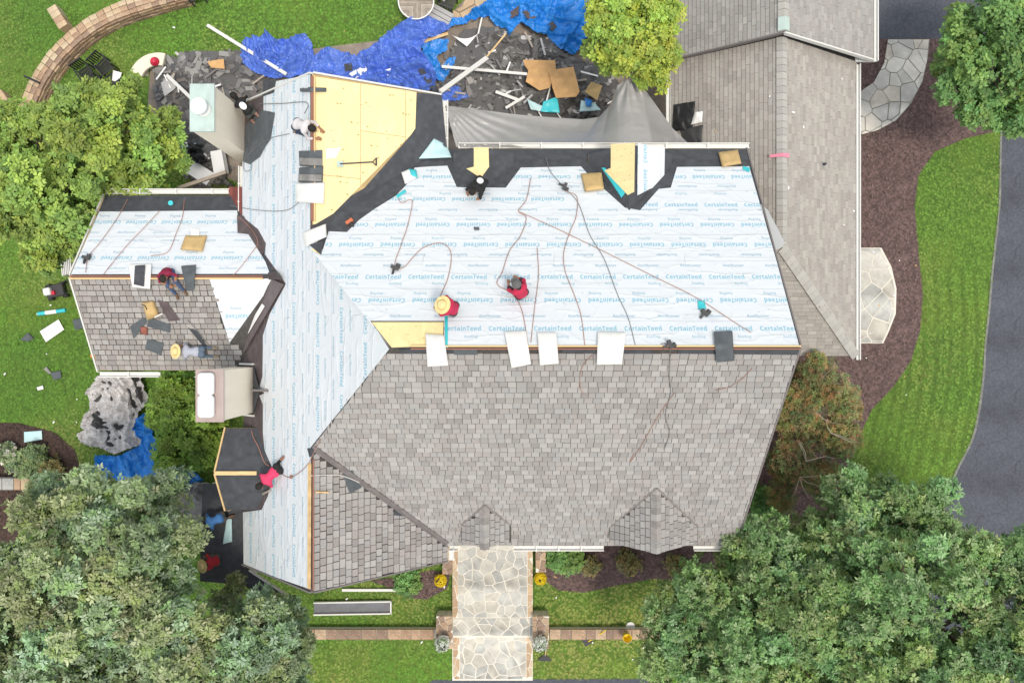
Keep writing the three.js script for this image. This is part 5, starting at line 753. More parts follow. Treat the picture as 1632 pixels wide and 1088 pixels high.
{ const by = scrapG.map(() => []); for (let i = 300; i < scraps.length * 2.2; i++) { const s = scraps[i % scraps.length]; by[i % 6].push([s[0] + rr(-6, 6), s[1] + rr(-6, 6)]); }
  const gs = []; by.forEach((l, k) => l.forEach(q => { const g = scrapG[k].clone(), s = rr(.5, 1.05), p = P(q[0], q[1], .3), m = new THREE.Matrix4().compose(V3(p.x, heap(p.x, p.z) + rr(-.08, .02), p.z), new THREE.Quaternion().setFromEuler(new THREE.Euler(rr(-.5, .5), rnd() * 6.28, rr(-.5, .5))), V3(s, 1, s)); g.applyMatrix4(m); const v = rnd() < .1 ? rr(.3, .65) : rr(.06, .24), n = g.attributes.position.count, a = new Float32Array(n * 3); for (let i = 0; i < n; i++) a.set([v, v * .98, v * .97], i * 3); g.setAttribute('color', new THREE.BufferAttribute(a, 3)); gs.push(g); }));
  const m = mesh('shingle_debris', mergeGeometries(gs), std({ color: 0xffffff, vertexColors: true }), scene); tag(m, 'mass of torn shingles and felt scraps behind the house', 'debris', null, 'stuff');
  // the solid bulk of the heaps under the loose scraps
  REG.forEach(([poly], i) => { if (i < 2) { const h = mesh('debris_heap', tarpGeo(poly, .02, .1, 1.6, .08, (x, z) => heap(x, z) * .7 - .05, i * 4), scrapM[1], scene); tag(h, i ? 'dark heap of roofing waste under the azure tarp edge' : 'dark heap of roofing waste around the cream chimney', 'debris', null, 'stuff'); } }); }
// boards, pipes and sheets in the debris
const plank = (label, a, b, y0, y1, w = .1, h = .04, m = M.trim, cat = 'board', name = 'board') => single(name, bar(P(a[0], a[1], y0), P(b[0], b[1], y1), w, h), m, label, cat);
for (let i = 0; i < 80; i++) { const q = scraps[(i * 37 + 11) % scraps.length], a = rr(0, 3.14), L = rr(5, 15), y = rr(.5, .62); const m = single('wood_lath', bar(P(q[0] - Math.cos(a) * L, q[1] - Math.sin(a) * L, y), P(q[0] + Math.cos(a) * L, q[1] + Math.sin(a) * L, y + rr(-.05, .1)), rr(.03, .07), .02), pick([M.oldWood, M.paper, M.resin, M.flash]), 'pale splinter of lath or flashing in the dark debris', 'lath', 'splinters in the debris pile'); }
plank('long white board lying across the royal blue tarp', [330, 40], [456, 118], .12, .7, .11, .05); plank('white pipe leaning against the cream chimney', [266, 120], [306, 158], .5, 1.3, .11, .08, M.trim, 'pipe', 'white_pipe');
plank('white gutter length leaning from the debris to the gutter corner', [702, 146], [776, 92], 2.2, .8, .15, .07, M.trim, 'gutter', 'loose_gutter'); plank('thin tan lath beyond the leaning white gutter', [776, 90], [806, 54], .8, .7, .05, .04, M.wood); plank('white board lying crosswise over the debris', [704, 106], [840, 118], .8, .75, .09, .05);
plank('short white board near the azure plastic in the debris', [790, 146], [828, 160], .75, .7, .1, .04); plank('white board end sticking from under the awning', [806, 172], [836, 154], .7, .75, .09, .04); plank('tan plank at the edge of the royal blue tarp', [675, 66], [714, 53], .45, .5, .1, .04, M.wood); plank('white lath standing by the azure tarp', [762, 54], [768, 28], .5, .5, .05, .04);
const panel = (label, poly, y, m = M.plyTan, th = .018, cat = 'plywood', name = 'plywood_piece') => single(name, prism(poly.map((q, i) => P(q[0], q[1], y + (i % 2) * .04)), th), m, label, cat);
panel('torn plywood sheet with split white seam on the debris', [[834, 95], [885, 96], [886, 110], [876, 140], [860, 144], [838, 130], [842, 112], [836, 104]], .8); panel('broken plywood piece overlapping the torn sheet', [[874, 112], [914, 106], [924, 146], [918, 154], [886, 156], [880, 138]], .87); panel('small tan square panel near the young tree', [[932, 146], [942, 130], [960, 136], [952, 160]], .85, M.foam);
for (const [l, q, m, y] of [['turquoise plastic scrap under the broken plywood', [[866, 162], [888, 154], [892, 180], [862, 178]], M.cyan, .75], ['pale plastic film next to the turquoise scrap', [[840, 158], [866, 170], [864, 178], [846, 174]], M.paleCyan, .7], ['pale turquoise plastic near the tan square panel', [[926, 160], [948, 164], [958, 176], [924, 178]], M.paleCyan, .75], ['azure plastic piece beside the pale plastic', [[932, 156], [944, 160], [942, 170], [934, 168]], M.skyTarp, .85], ['white paper scrap on the royal blue tarp with turquoise end', [[556, 118], [580, 102], [586, 112], [566, 126]], M.paper, .4], ['bent white paper scrap on the royal blue tarp', [[612, 112], [640, 102], [642, 110], [616, 122]], M.paper, .4], ['white bowl-shaped scrap below the azure tarp', [[720, 56], [742, 66], [762, 54], [744, 74]], M.paper, .6], ['black strip across the royal blue tarp', [[666, 112], [672, 106], [700, 142], [692, 150]], M.felt, .45], ['dark square scrap on the royal blue tarp', [[548, 102], [560, 100], [562, 112], [550, 114]], M.felt, .45], ['grey flat sheet by the garden seat', [[256, 132], [276, 118], [280, 140], [262, 154]], M.resin, .5], ['pale torn board in the debris near the chimney', [[330, 98], [356, 94], [358, 110], [336, 108]], M.plyTan, .6], ['brown offcut on the azure tarp', [[812, 20], [828, 8], [826, 24], [814, 30]], M.feltBrown, .4], ['brown leaf-shaped offcut on the azure tarp', [[832, 18], [850, 16], [856, 28], [842, 32]], M.feltBrown, .4], ['dark diamond offcut on the azure tarp', [[872, 40], [880, 34], [888, 42], [880, 50]], M.felt, .42]]) single('scrap_sheet', drapeGeo(q, G(y), .03, 10, 8, .12, rnd() * 30), m, l, 'scrap');
// boxes and bags beside the left wing
{ const crate = (label, q, y) => { const c = P(q[0][0], q[0][1], y), g = thing('white_box', label, 'box', c); mesh('body', prism(q.map(v => P(v[0], v[1], y)), .4), M.paper, g); mesh('lid_edge', prism([q[0], q[1], q[2], q[3]].map((v, i) => { const m = [(q[0][0] + q[2][0]) / 2, (q[0][1] + q[2][1]) / 2]; return P(lerp(m[0], v[0], 1.05), lerp(m[1], v[1], 1.05), y + .03); }), .05), M.white, g); };
  crate('white box lying aslant beside the other white box and bin bag', [[308, 256], [340, 276], [328, 294], [296, 274]], .6); crate('white upright box next to the cream chimney foot', [[335, 242], [352, 239], [358, 272], [341, 278]], .9);
  single('bin_bag', tarpGeo([[308, 232], [330, 236], [338, 262], [324, 268], [306, 250]], .3, .35, 2.6, .05, (x, z) => .1, 6), M.black, 'shiny black bin bag between the two white boxes', 'bag'); single('plastic_wrap', drapeGeo([[286, 234], [312, 228], [310, 244], [290, 244]], G(.5), .1, 10, 8, .2, 3), M.paleCyan, 'pale turquoise wrapper beside the black bin bag', 'plastic wrap'); }
single('board', bar(P(284, 300, 3.6), P(360, 274, 3.6), .1, .1), M.oldWood, 'weathered board propped between the left wing and chimney', 'board');
// ================================================================ GARDEN FURNITURE AND LITTER
{ const p = P(663, 2, .74), g = thing('garden_table', 'round slatted garden table on the rear lawn', 'table', V3(p.x, 0, p.z)), r = .6; const slat = [M.oldWood, std({ map: grit([150, 142, 132], .15, 8) }), std({ map: grit([178, 168, 156], .15, 8) })];
  for (let s = 0; s < 4; s++) for (let i = 0; i < 8; i++) { const o = .02 + i * .072, L = Math.sqrt(Math.max(0, r * r - o * o)) - .02; if (L < o + .03) continue; const q = bar(V3(o + .034, .74, o * .9), V3(o + .034, .74, L * .98), .062, .025); q.rotateY(s * Math.PI / 2); const a = q; a.translate(p.x, 0, p.z); mesh('slat', a, slat[(i + s) % 3], g);
    const q2 = bar(V3(o + .075, .7405, o + .034), V3(L * .98, .7405, o + .034), .062, .025); q2.rotateY(s * Math.PI / 2); q2.translate(p.x, 0, p.z); mesh('slat', q2, slat[(i + s + 1) % 3], g); }
  const rim = new THREE.TorusGeometry(r, .025, 6, 40); rim.rotateX(Math.PI / 2); rim.translate(p.x, .745, p.z); mesh('rim', rim, M.paper, g); const un = new THREE.CylinderGeometry(r - .02, r - .02, .015, 36); un.translate(p.x, .715, p.z); mesh('under_top', un, M.oldWood, g); for (let k = 0; k < 4; k++) { const a = k * 1.571 + .785; mesh('leg', limb(V3(p.x + Math.cos(a) * .42, 0, p.z + Math.sin(a) * .42), V3(p.x + Math.cos(a) * .36, .71, p.z + Math.sin(a) * .36), .025, .03), M.oldWood, g); } }
function chair(label, px, py, turn, seatM, frameM, group) { const p = P(px, py), g = thing('garden_chair', label, 'chair', p, group), A = q => { q.rotateY(turn); q.translate(p.x, 0, p.z); return q; };
  for (let i = 0; i < 5; i++) mesh('seat_slat', A(box(0, .42, -.19 + i * .095, .46, .02, .07)), seatM, g); for (let i = 0; i < 6; i++) mesh('back_slat', A(box(-.2 + i * .08, .46, -.27 - .02, .05, .46, .02)), frameM, g); mesh('top_rail', A(box(0, .9, -.29, .5, .05, .035)), frameM, g); for (const x of [-.23, .23]) { mesh('arm_rest', A(box(x, .64, -.02, .05, .025, .5)), frameM, g); for (const z of [-.25, .22]) mesh('leg', A(box(x, 0, z, .04, z > 0 ? .64 : .44, .04)), frameM, g); } return g; }
chair('black slatted garden chair half under the bright green tree', 148, 124, .6, M.black, M.black); chair('black garden chair with a pale cloth on the seat', 176, 112, .8, M.black, M.black); single('seat_cloth', drapeGeo([[180, 112], [194, 116], [188, 132], [178, 128]], G(.47), .03, 8, 8, .04, 3), M.paper, 'pale cloth lying on a black garden chair', 'cloth'); chair('black garden chair tipped near the grey sheet', 192, 132, 2.2, M.black, M.black);
chair('white garden chair by itself on the rear lawn', 268, -2, .2, M.white, M.white); chair('dark garden chair by itself on the rear lawn', 318, -2, .3, M.dark, M.dark); chair('dark garden chair next to the round slatted table', 716, 12, 1.2, M.dark, M.dark); chair('white garden chair beyond the round slatted table', 706, -6, 2.6, M.white, M.white);
{ const p = P(700, 22, .45), g = thing('garden_bench', 'grey garden bench beside the round slatted table', 'bench', V3(p.x, 0, p.z)); for (let i = 0; i < 3; i++) { const q = box(0, .42, -.16 + i * .16, .9, .035, .14); q.rotateY(-.5); q.translate(p.x, 0, p.z); mesh('seat_plank', q, M.resin, g); } for (const x of [-.38, .38]) for (const z of [-.15, .15]) { const q = box(x, 0, z, .05, .42, .05); q.rotateY(-.5); q.translate(p.x, 0, p.z); mesh('leg', q, M.resin, g); } }
{ const arc = (r0, r1, a0, a1, y, h) => { const s = new THREE.Shape(); s.absarc(0, 0, r1, a0, a1, false); s.absarc(0, 0, r0, a1, a0, true); const g = new THREE.ExtrudeGeometry(s, { depth: h, bevelEnabled: true, bevelSize: .015, bevelThickness: .015, bevelSegments: 2, curveSegments: 18 }); g.rotateX(-Math.PI / 2); g.translate(0, y, 0); return g; };
  const p = P(252, 132, .45), g = thing('curved_seat', 'curved cream stone seat on the lawn beside the debris', 'seat', V3(p.x, 0, p.z)); const t = arc(.62, 1.02, 1.35, 2.75, .4, .07); t.translate(p.x, 0, p.z); mesh('seat_slab', t, M.cream, g); for (const a of [1.55, 2.5]) { const b = box(Math.cos(a) * .82, 0, -Math.sin(a) * .82, .25, .4, .25); b.translate(p.x, 0, p.z); mesh('leg', b, M.cream, g); }
  const h = P(246, 98, .5), hg = new THREE.LatheGeometry([[.001, .16], [.06, .155], [.1, .12], [.115, .06], [.12, .02], [.16, .0], [.115, .0], [.001, .01]].map(q => new THREE.Vector2(...q)), 24); hg.translate(h.x, .5, h.z); single('red_helmet', hg, M.red, 'red hard hat lying on the curved cream seat', 'helmet'); }
{ const p = P(86, 463, .3), g = thing('lawn_mower', 'black and white lawn machine parked by the wing gable', 'mower', V3(p.x, 0, p.z)), A = q => { q.rotateY(.22); q.translate(p.x, 0, p.z); return q; }; mesh('deck', A(new RoundedBoxGeometry(.62, .2, .42, 3, .05).translate(0, .22, 0)), M.dark, g); mesh('engine_cover', A(new RoundedBoxGeometry(.26, .2, .26, 3, .06).translate(-.18, .4, 0)), M.white, g); mesh('recoil', A(box(-.02, .32, .08, .12, .1, .12)), M.red, g); for (const x of [-.26, .26]) for (const z of [-.24, .24]) { const w = new THREE.CylinderGeometry(.11, .11, .06, 18); w.rotateX(Math.PI / 2); w.translate(x, .11, z); mesh('wheel', A(w), M.black, g); } for (const z of [-.2, .2]) mesh('handle', A(limb(V3(.28, .25, z), V3(.75, .75, z), .013, .013, 6)), M.dark, g); mesh('handle', A(limb(V3(.75, .75, -.2), V3(.75, .75, .2), .015, .015, 6)), M.dark, g); }
{ const a = P(60, 500, .06), b = P(104, 494, .06), g = thing('underlayment_roll', 'slim turquoise and white roll lying on the side lawn', 'roll', a); mesh('sleeve', limb(a, b, .07, .07, 12), M.cyan, g); mesh('label_band', limb(a.clone().lerp(b, .28), a.clone().lerp(b, .68), .075, .075, 12), M.paper, g); }
const flat = (name, label, cat, q, m, y = .06, th = .04, b = .02) => single(name, drapeGeo(q, G(y), th, 8, 8, b, rnd() * 30), m, label, cat);
flat('white_sheet', 'white cardboard sheet on the side lawn', 'sheet', [[63, 528], [93, 509], [102, 525], [73, 545]], M.paper); flat('pale_sheet', 'pale blue foam sheet on the dark mulch bed', 'sheet', [[38, 688], [66, 686], [67, 700], [38, 705]], M.paleCyan); flat('loose_shingle', 'grey shingle on the lawn next to the wing wall', 'shingle', [[115, 510], [132, 506], [134, 522], [120, 526]], M.slate); flat('loose_shingle', 'grey shingle on the lawn below the white cardboard sheet', 'shingle', [[32, 542], [44, 530], [54, 540], [44, 544]], M.slate); flat('loose_shingle', 'dark shingle on the side lawn with a pale offcut beside it', 'shingle', [[80, 594], [96, 590], [98, 602], [86, 606]], M.slate); flat('loose_shingle', 'pale offcut beside the dark shingle on the side lawn', 'shingle', [[69, 588], [74, 584], [82, 594], [78, 596]], greyTab);
single('orange_level', bar(P(145, 569, .05), P(152, 551, .05), .09, .05), std({ color: lin(.7, .22, .03), roughness: .5 }), 'orange level lying in grass below the wing shingles', 'level'); flat('brown_board', 'brown board poking from under the oak in the bare soil', 'board', [[24, 802], [44, 794], [48, 806], [32, 816]], M.plyTan); flat('white_paper', 'white wrapper on the side lawn above the dark bed', 'wrapper', [[58, 617], [68, 614], [69, 620], [60, 622]], M.paper);
{ const a = [P(98, 412, .05), P(112, 404, .05), P(116, 434, .05), P(102, 440, .05)]; const g = thing('slatted_panel', 'white slatted panel standing on the lawn at the wing gable', 'panel', a[0]); for (let i = 0; i < 6; i++) mesh('slat', bar(P(99 + i * 3, 412 - i * 1.5, .3), P(102 + i * 2.6, 440 - i * 1, .3), .035, .25), M.trim, g); }
flat('cardboard', 'brown cardboard under the bright green tree by the left wing', 'cardboard', [[106, 392], [128, 388], [126, 400], [110, 402]], M.plyTan, .5, .04, .05);
{ const a = P(508, 970, .12), g = thing('gutter_trough', 'long dark trough with white rims lying on the front lawn', 'trough', a.clone().setY(0)); const q = (x, y) => P(x, y, .1); mesh('tray', prism([q(500, 961), q(622, 959), q(623, 977), q(500, 979)], .05), std({ map: grit([104, 106, 112], .1, 8), roughness: .5 }), g); mesh('rim', bar(P(500, 960, .14), P(623, 958, .14), .045, .12), M.trim, g); mesh('rim', bar(P(500, 979, .14), P(623, 977, .14), .045, .12), M.trim, g); mesh('end_cap', bar(P(623, 958, .14), P(623, 978, .14), .045, .12), M.trim, g); }
plank('white downspout lying on grass below the shingled gable', [545, 940], [634, 940], .08, .08, .09, .07, M.trim, 'downspout', 'downspout');
plank('white board leaning in the gap beside the garage hip', [1276, 590], [1300, 574], 1.2, 1.9, .08, .04);
{ const p = P(998, 1012, .47), g = thing('yellow_bucket', 'yellow plastic bucket standing on the low stone wall', 'bucket', V3(p.x, .47, p.z)); const b = new THREE.LatheGeometry([[.001, .02], [.12, .02], [.145, .3], [.158, .3], [.158, .32], [.135, .32], [.115, .03], [.001, .03]].map(q => new THREE.Vector2(...q)), 28); b.translate(p.x, .47, p.z); mesh('pail', b, M.yellow, g); mesh('handle', tube([[-.15, .3, 0], [-.11, .33, .1], [0, .34, .14], [.11, .33, .1], [.15, .3, 0]].map(q => V3(p.x + q[0], .47 + q[1], p.z + q[2])), .006), M.rope, g);
  const w = P(1005, 998, .05); const wl = new THREE.CylinderGeometry(.155, .155, .03, 28); wl.translate(w.x, .06, w.z); single('bucket_lid', wl, M.white, 'round white lid on the grass behind the yellow bucket', 'lid'); }
{ const a = P(966, 1004, .5), b = P(938, 1022, .06), g = thing('hand_shovel', 'yellow-handled shovel leaning on the low stone wall', 'shovel', b.clone().setY(0)); mesh('shaft', limb(b, a, .022, .018, 8), M.yellow, g); mesh('blade', prism([[926, 1020], [938, 1016], [944, 1024], [934, 1030]].map(q => P(q[0], q[1], .06)), .02), M.dark, g); }
{ const a = P(873, 1012, .7), b = P(869, 1044, .08), g = thing('leaf_rake', 'leaf rake with black fan head leaning on the pier', 'rake', b.clone().setY(0)); mesh('shaft', limb(b, a, .015, .015, 8), M.wood, g); for (let i = 0; i < 12; i++) { const x = 857 + i * 2.0; mesh('tine', bar(P(869, 1043, .08), P(x, 1054 - Math.abs(i - 5.5) * .3, .03), .035, .012), M.dark, g); } }
{ const lit = []; for (let i = 0; i < 48; i++) { const q = pick([[rr(1370, 1480), rr(220, 660)], [rr(1370, 1600), rr(220, 800)], [rr(0, 140), rr(430, 720)], [rr(500, 1040), rr(930, 1080)], [rr(120, 560), rr(20, 130)], [rr(1100, 1360), rr(120, 380)], [rr(880, 1120), rr(870, 920)]]); if (q[0] > 718 && q[0] < 852 && q[1] > 900) continue; lit.push(q); }
  const lg = [new THREE.BoxGeometry(.06, .014, .04), new THREE.BoxGeometry(.045, .012, .03), new THREE.BoxGeometry(.085, .014, .045)];
  lit.forEach(q => { const roof = q[0] > 1100 && q[0] < 1365 && q[1] < 390; const p = roof ? R(q[0], q[1], .06) : P(q[0], q[1], .07); const m = shade(new THREE.Mesh(pick(lg), rnd() < .75 ? M.paper : M.plyTan)); m.position.copy(p); m.rotation.set(rr(-.15, .15), rnd() * 6.28, rr(-.15, .15)); m.name = numbered('litter_scrap'); scene.add(m); tag(m, roof ? 'tiny pale scrap of litter on the garage shingles' : 'tiny pale scrap of litter on grass or mulch', 'litter', roof ? 'litter on the garage roof' : 'litter round the house'); }); }
single('chalk_mark', PGmark(), std({ color: lin(.75, .25, .35) }), 'pink marking paint across the garage ridge', 'paint mark');
function PGmark() { const p = P(1242, 248, 5.5), g = merged([prism([V3(7.25, 5.42 - .02, p.z - .05), V3(7.58, 5.585, p.z - .06), V3(7.58, 5.585, p.z + .04), V3(7.25, 5.42, p.z + .03)], .01), prism([V3(7.58, 5.585, p.z - .06), V3(7.78, 5.485, p.z - .07), V3(7.78, 5.485, p.z + .05), V3(7.58, 5.585, p.z + .04)], .01)]); return g; }
{ const p = R(1312, 263, .05); const g = thing('roof_vent', 'small dark vent stub on the pale garage slope', 'vent', p); mesh('pipe', limb(p.clone().add(V3(0, -.1, 0)), p.clone().add(V3(0, .16, 0)), .04, .04, 12), M.dark, g); mesh('collar', limb(p.clone().add(V3(0, -.06, 0)), p.clone().add(V3(0, .03, 0)), .08, .06, 12), M.resin, g); }
{ const p = R(1254, 32, 0), g = thing('ridge_vent_cap', 'grey metal cap on the upper garage ridge end', 'vent', p); mesh('cap', merged([-1, 1].map(k => prism([V3(UX, UY + .1, GNZ - .4), V3(UX, UY + .1, GNZ - .02), V3(UX + k * .16, UY - .01, GNZ - .02), V3(UX + k * .16, UY - .01, GNZ - .4)], .012))), M.zinc, g); }
// ================================================================ PEOPLE
function surfaceNets(field, lo, hi, cell) {
  const n = [0, 1, 2].map(i => Math.max(3, Math.ceil((hi[i] - lo[i]) / cell) + 1)), [a, b, c] = n, v = new Float32Array(a * b * c), id = (i, j, k) => (k * b + j) * a + i;
  for (let k = 0; k < c; k++) for (let j = 0; j < b; j++) for (let i = 0; i < a; i++) v[id(i, j, k)] = field(lo[0] + i * cell, lo[1] + j * cell, lo[2] + k * cell);
  const vi = new Int32Array(a * b * c).fill(-1), pos = [], idx = [];
  const C = [[0, 0, 0], [1, 0, 0], [0, 1, 0], [1, 1, 0], [0, 0, 1], [1, 0, 1], [0, 1, 1], [1, 1, 1]], E = [[0, 1], [0, 2], [0, 4], [1, 3], [1, 5], [2, 3], [2, 6], [3, 7], [4, 5], [4, 6], [5, 7], [6, 7]];
  for (let k = 0; k < c - 1; k++) for (let j = 0; j < b - 1; j++) for (let i = 0; i < a - 1; i++) { const w = C.map(q => v[id(i + q[0], j + q[1], k + q[2])]); let m = 0; for (let q = 0; q < 8; q++) if (w[q] < 0) m++; if (!m || m === 8) continue; let x = 0, y = 0, z = 0, s = 0; for (const [p, q] of E) if ((w[p] < 0) !== (w[q] < 0)) { const t = w[p] / (w[p] - w[q]); x += lerp(C[p][0], C[q][0], t); y += lerp(C[p][1], C[q][1], t); z += lerp(C[p][2], C[q][2], t); s++; } vi[id(i, j, k)] = pos.length / 3; pos.push(lo[0] + (i + x / s) * cell, lo[1] + (j + y / s) * cell, lo[2] + (k + z / s) * cell); }
  const quad = (p, q, r, s, f) => { if (p < 0 || q < 0 || r < 0 || s < 0) return; f ? idx.push(p, q, r, p, r, s) : idx.push(p, r, q, p, s, r); };
  for (let k = 1; k < c - 1; k++) for (let j = 1; j < b - 1; j++) for (let i = 1; i < a - 1; i++) { const s = v[id(i, j, k)] < 0; if (s !== (v[id(i + 1, j, k)] < 0)) quad(vi[id(i, j - 1, k - 1)], vi[id(i, j, k - 1)], vi[id(i, j, k)], vi[id(i, j - 1, k)], s); if (s !== (v[id(i, j + 1, k)] < 0)) quad(vi[id(i - 1, j, k - 1)], vi[id(i - 1, j, k)], vi[id(i, j, k)], vi[id(i, j, k - 1)], s); if (s !== (v[id(i, j, k + 1)] < 0)) quad(vi[id(i - 1, j - 1, k)], vi[id(i, j - 1, k)], vi[id(i, j, k)], vi[id(i - 1, j, k)], s); }
  return { pos, idx };
}
function capsD(x, y, z, b) { const [A, B, r0, r1] = b, dx = B.x - A.x, dy = B.y - A.y, dz = B.z - A.z, px = x - A.x, py = y - A.y, pz = z - A.z, t = clamp((px * dx + py * dy + pz * dz) / (dx * dx + dy * dy + dz * dz + 1e-9), 0, 1); return Math.hypot(px - dx * t, py - dy * t, pz - dz * t) - (r0 + (r1 - r0) * t); }
function blend(bones, kk) { return (x, y, z) => { let d = 1; for (const b of bones) { const e = capsD(x, y, z, b), h = Math.max(kk - Math.abs(d - e), 0) / kk; d = Math.min(d, e) - h * h * kk * .25; } return d; }; }
function boneMesh(bones, cell, kk) {
  const lo = [1e9, 1e9, 1e9], hi = [-1e9, -1e9, -1e9]; for (const [A, B, r0, r1] of bones) for (const [p, r] of [[A, r0], [B, r1]]) ['x', 'y', 'z'].forEach((c, i) => { lo[i] = Math.min(lo[i], p[c] - r - cell * 2); hi[i] = Math.max(hi[i], p[c] + r + cell * 2); });
  const { pos, idx } = surfaceNets(blend(bones, kk), lo, hi, cell), col = new Float32Array(pos.length);
  for (let i = 0; i < pos.length; i += 3) { let best = 9, c = [1, 1, 1]; for (const b of bones) { const d = capsD(pos[i], pos[i + 1], pos[i + 2], b) - (b[5] || 0); if (d < best) { best = d; c = b[4]; } } const v = 1 + .1 * (noise(pos[i] * 40, pos[i + 2] * 40 + pos[i + 1] * 30) - .5); col[i] = c[0] * v; col[i + 1] = c[1] * v; col[i + 2] = c[2] * v; }
  const g = new THREE.BufferGeometry(); g.setAttribute('position', new THREE.Float32BufferAttribute(pos, 3)); g.setAttribute('color', new THREE.BufferAttribute(col, 3)); g.setIndex(idx); g.computeVertexNormals(); return g;
}
const skinM = std({ color: 0xffffff, vertexColors: true, roughness: .8 });
const POSES = { // forward, side, up; third entry 's' means resting on the surface
  kneel: { hip: [-.18, .09, .36], knee: [.12, .15, 's', .07], foot: [-.3, .13, 's', .05], toe: [-.42, .13, 's', .04], waist: [-.1, .5], chest: [.2, .64], neck: [.33, .68], head: [.45, .72], elbow: [.32, .26, .36], hand: [.52, .16, 's', .06] },
  crawl: { hip: [-.32, .09, .38], knee: [-.2, .15, 's', .07], foot: [-.6, .14, 's', .05], toe: [-.72, .14, 's', .04], waist: [-.16, .44], chest: [.16, .5], neck: [.3, .52], head: [.42, .55], elbow: [.26, .24, .26], hand: [.42, .2, 's', .06] },
  squat: { hip: [-.2, .1, .3], knee: [.2, .2, .46], foot: [-.02, .15, 's', .06], toe: [.16, .17, 's', .045], waist: [-.13, .44], chest: [.12, .66], neck: [.23, .75], head: [.32, .84], elbow: [.3, .24, .42], hand: [.44, .12, .16] },
  perch: { hip: [-.12, .1, .26], knee: [.2, .2, .42], foot: [.0, .15, 's', .06], toe: [.17, .17, 's', .045], waist: [-.1, .4], chest: [.0, .66], neck: [.06, .78], head: [.13, .88], elbow: [.16, .25, .44], hand: [.36, .13, .2] },
  sit: { hip: [-.04, .1, .1], knee: [.34, .14, .22], foot: [.62, .15, 's', .07], toe: [.76, .17, 's', .05], waist: [-.06, .24], chest: [.06, .5], neck: [.12, .6], head: [.22, .68], elbow: [.18, .27, .34], hand: [.36, .12, .22] },
  stoop: { hip: [-.2, .1, .74], knee: [-.02, .14, .42], foot: [-.1, .15, 's', .07], toe: [.1, .17, 's', .05], waist: [-.08, .86], chest: [.22, .92], neck: [.36, .94], head: [.48, .93], elbow: [.3, .24, .62], hand: [.42, .14, .34] },
};
const SKIN = [.33, .17, .1];
function person(label, px, py, deg, pose, o) {
  const B = R(px, py), a = deg * Math.PI / 180, f = V3(Math.cos(a), 0, Math.sin(a)), s = V3(-f.z, 0, f.x), p = POSES[pose], S = .82;
  const surf = (x, z) => { const y = roofAt(x, z); return (o.onBoard ? 4.2 : y > 1 ? y : B.y) + .045; };
  const base = B.clone(); base.y = surf(B.x, B.z);
  const J = (q, k) => { const v = base.clone().addScaledVector(f, q[0] * S).addScaledVector(s, (q.length > 2 ? q[1] : 0) * k * S); if (q.length === 2) v.y = base.y + q[1] * S; else if (q[2] === 's') v.y = surf(v.x, v.z) + q[3] * S; else v.y = base.y + q[2] * S; return v; };
  const shirt = o.shirt, pants = o.pants, boot = o.boot || [.16, .09, .05], bones = [], W = J(p.waist, 0), C = J(p.chest, 0), N = J(p.neck, 0), Hd = J(p.head, 0), lift = (v, y) => v.clone().add(V3(0, y, 0));
  const side = (v, k) => v.clone().addScaledVector(s, k * S);
  bones.push([side(W, -.06), side(W, .06), .125, .125, shirt], [W, C, .14, .155, shirt], [side(C, -.11), side(C, .11), .11, .11, shirt], [C, N, .1, .06, shirt], [N, Hd, .055, .06, SKIN]);
  const hands = [];
  for (const k of [-1, 1]) {
    const q = o.kneeOut && k === o.kneeOut[0] ? o.kneeOut[1] : null, hp = J(p.hip, k), kn = q ? J(q[0], k) : J(p.knee, k), ft = q ? J(q[1], k) : J(p.foot, k), to = q ? ft.clone().add(ft.clone().sub(kn).setLength(.14)) : J(p.toe, k), sh = side(C, .17 * k), el = J(p.elbow, k), hd = J(p.hand, k);
    if (q) to.y = ft.y;
    bones.push([W, hp, .12, .12, pants], [hp, kn, .095, .068, pants], [kn, ft, .065, .045, pants], [ft, to, .05, .042, boot, .004], [sh, el, .058, .048, shirt], [el, el.clone().lerp(hd, .45), .047, .042, o.long ? shirt : SKIN], [el.clone().lerp(hd, .45), hd, .04, .03, o.glove || SKIN]);
    hands.push([el, hd, k]);
  }
  for (const b of bones) { b[2] *= S * .92; b[3] *= S * .92; }
  const parts = [boneMesh(bones, .015, .035)];
  // hands: palm, four fingers of unequal length, thumb at the side of the palm
  for (const [el, hd, k] of hands) {
    const D = hd.clone().sub(el).normalize(), Sd = D.clone().cross(V3(0, 1, 0)).normalize(), Nn = Sd.clone().cross(D).normalize(), c = o.glove || SKIN, hb = [], at = (d, w, n) => hd.clone().addScaledVector(D, d * .92).addScaledVector(Sd, w * .92).addScaledVector(Nn, n * .92);
    for (const w of [-.024, 0, .024]) hb.push([at(0, w * .7, 0), at(.075, w, 0), .019, .016, c]);
    [[-.033, .062], [-.011, .078], [.011, .073], [.033, .055]].forEach(([w, L]) => { const a0 = at(.085, w, 0), b0 = at(.085 + L * .5, w * 1.12, -.012), c0 = at(.085 + L * .85, w * 1.15, -.04); hb.push([a0, b0, .0095, .009, c], [b0, c0, .009, .0078, c]); });
    const t = -k; hb.push([at(.02, .03 * t, -.004), at(.05, .058 * t, -.014), .012, .011, c], [at(.05, .058 * t, -.014), at(.082, .062 * t, -.03), .011, .009, c]);
    parts.push(boneMesh(hb, .0065, .008));
  }
  // head with face, looking along the lean and down
  const hf = f.clone().multiplyScalar(Math.cos(.5)).add(V3(0, -Math.sin(.5), 0)).normalize(), hu = s.clone().cross(hf).normalize(); if (hu.y < 0) hu.negate(); const h = (x, y, z) => Hd.clone().addScaledVector(s, x).addScaledVector(hu, y).addScaledVector(hf, z), hair = o.hair || [.012, .01, .009], dk = [.02, .012, .01];
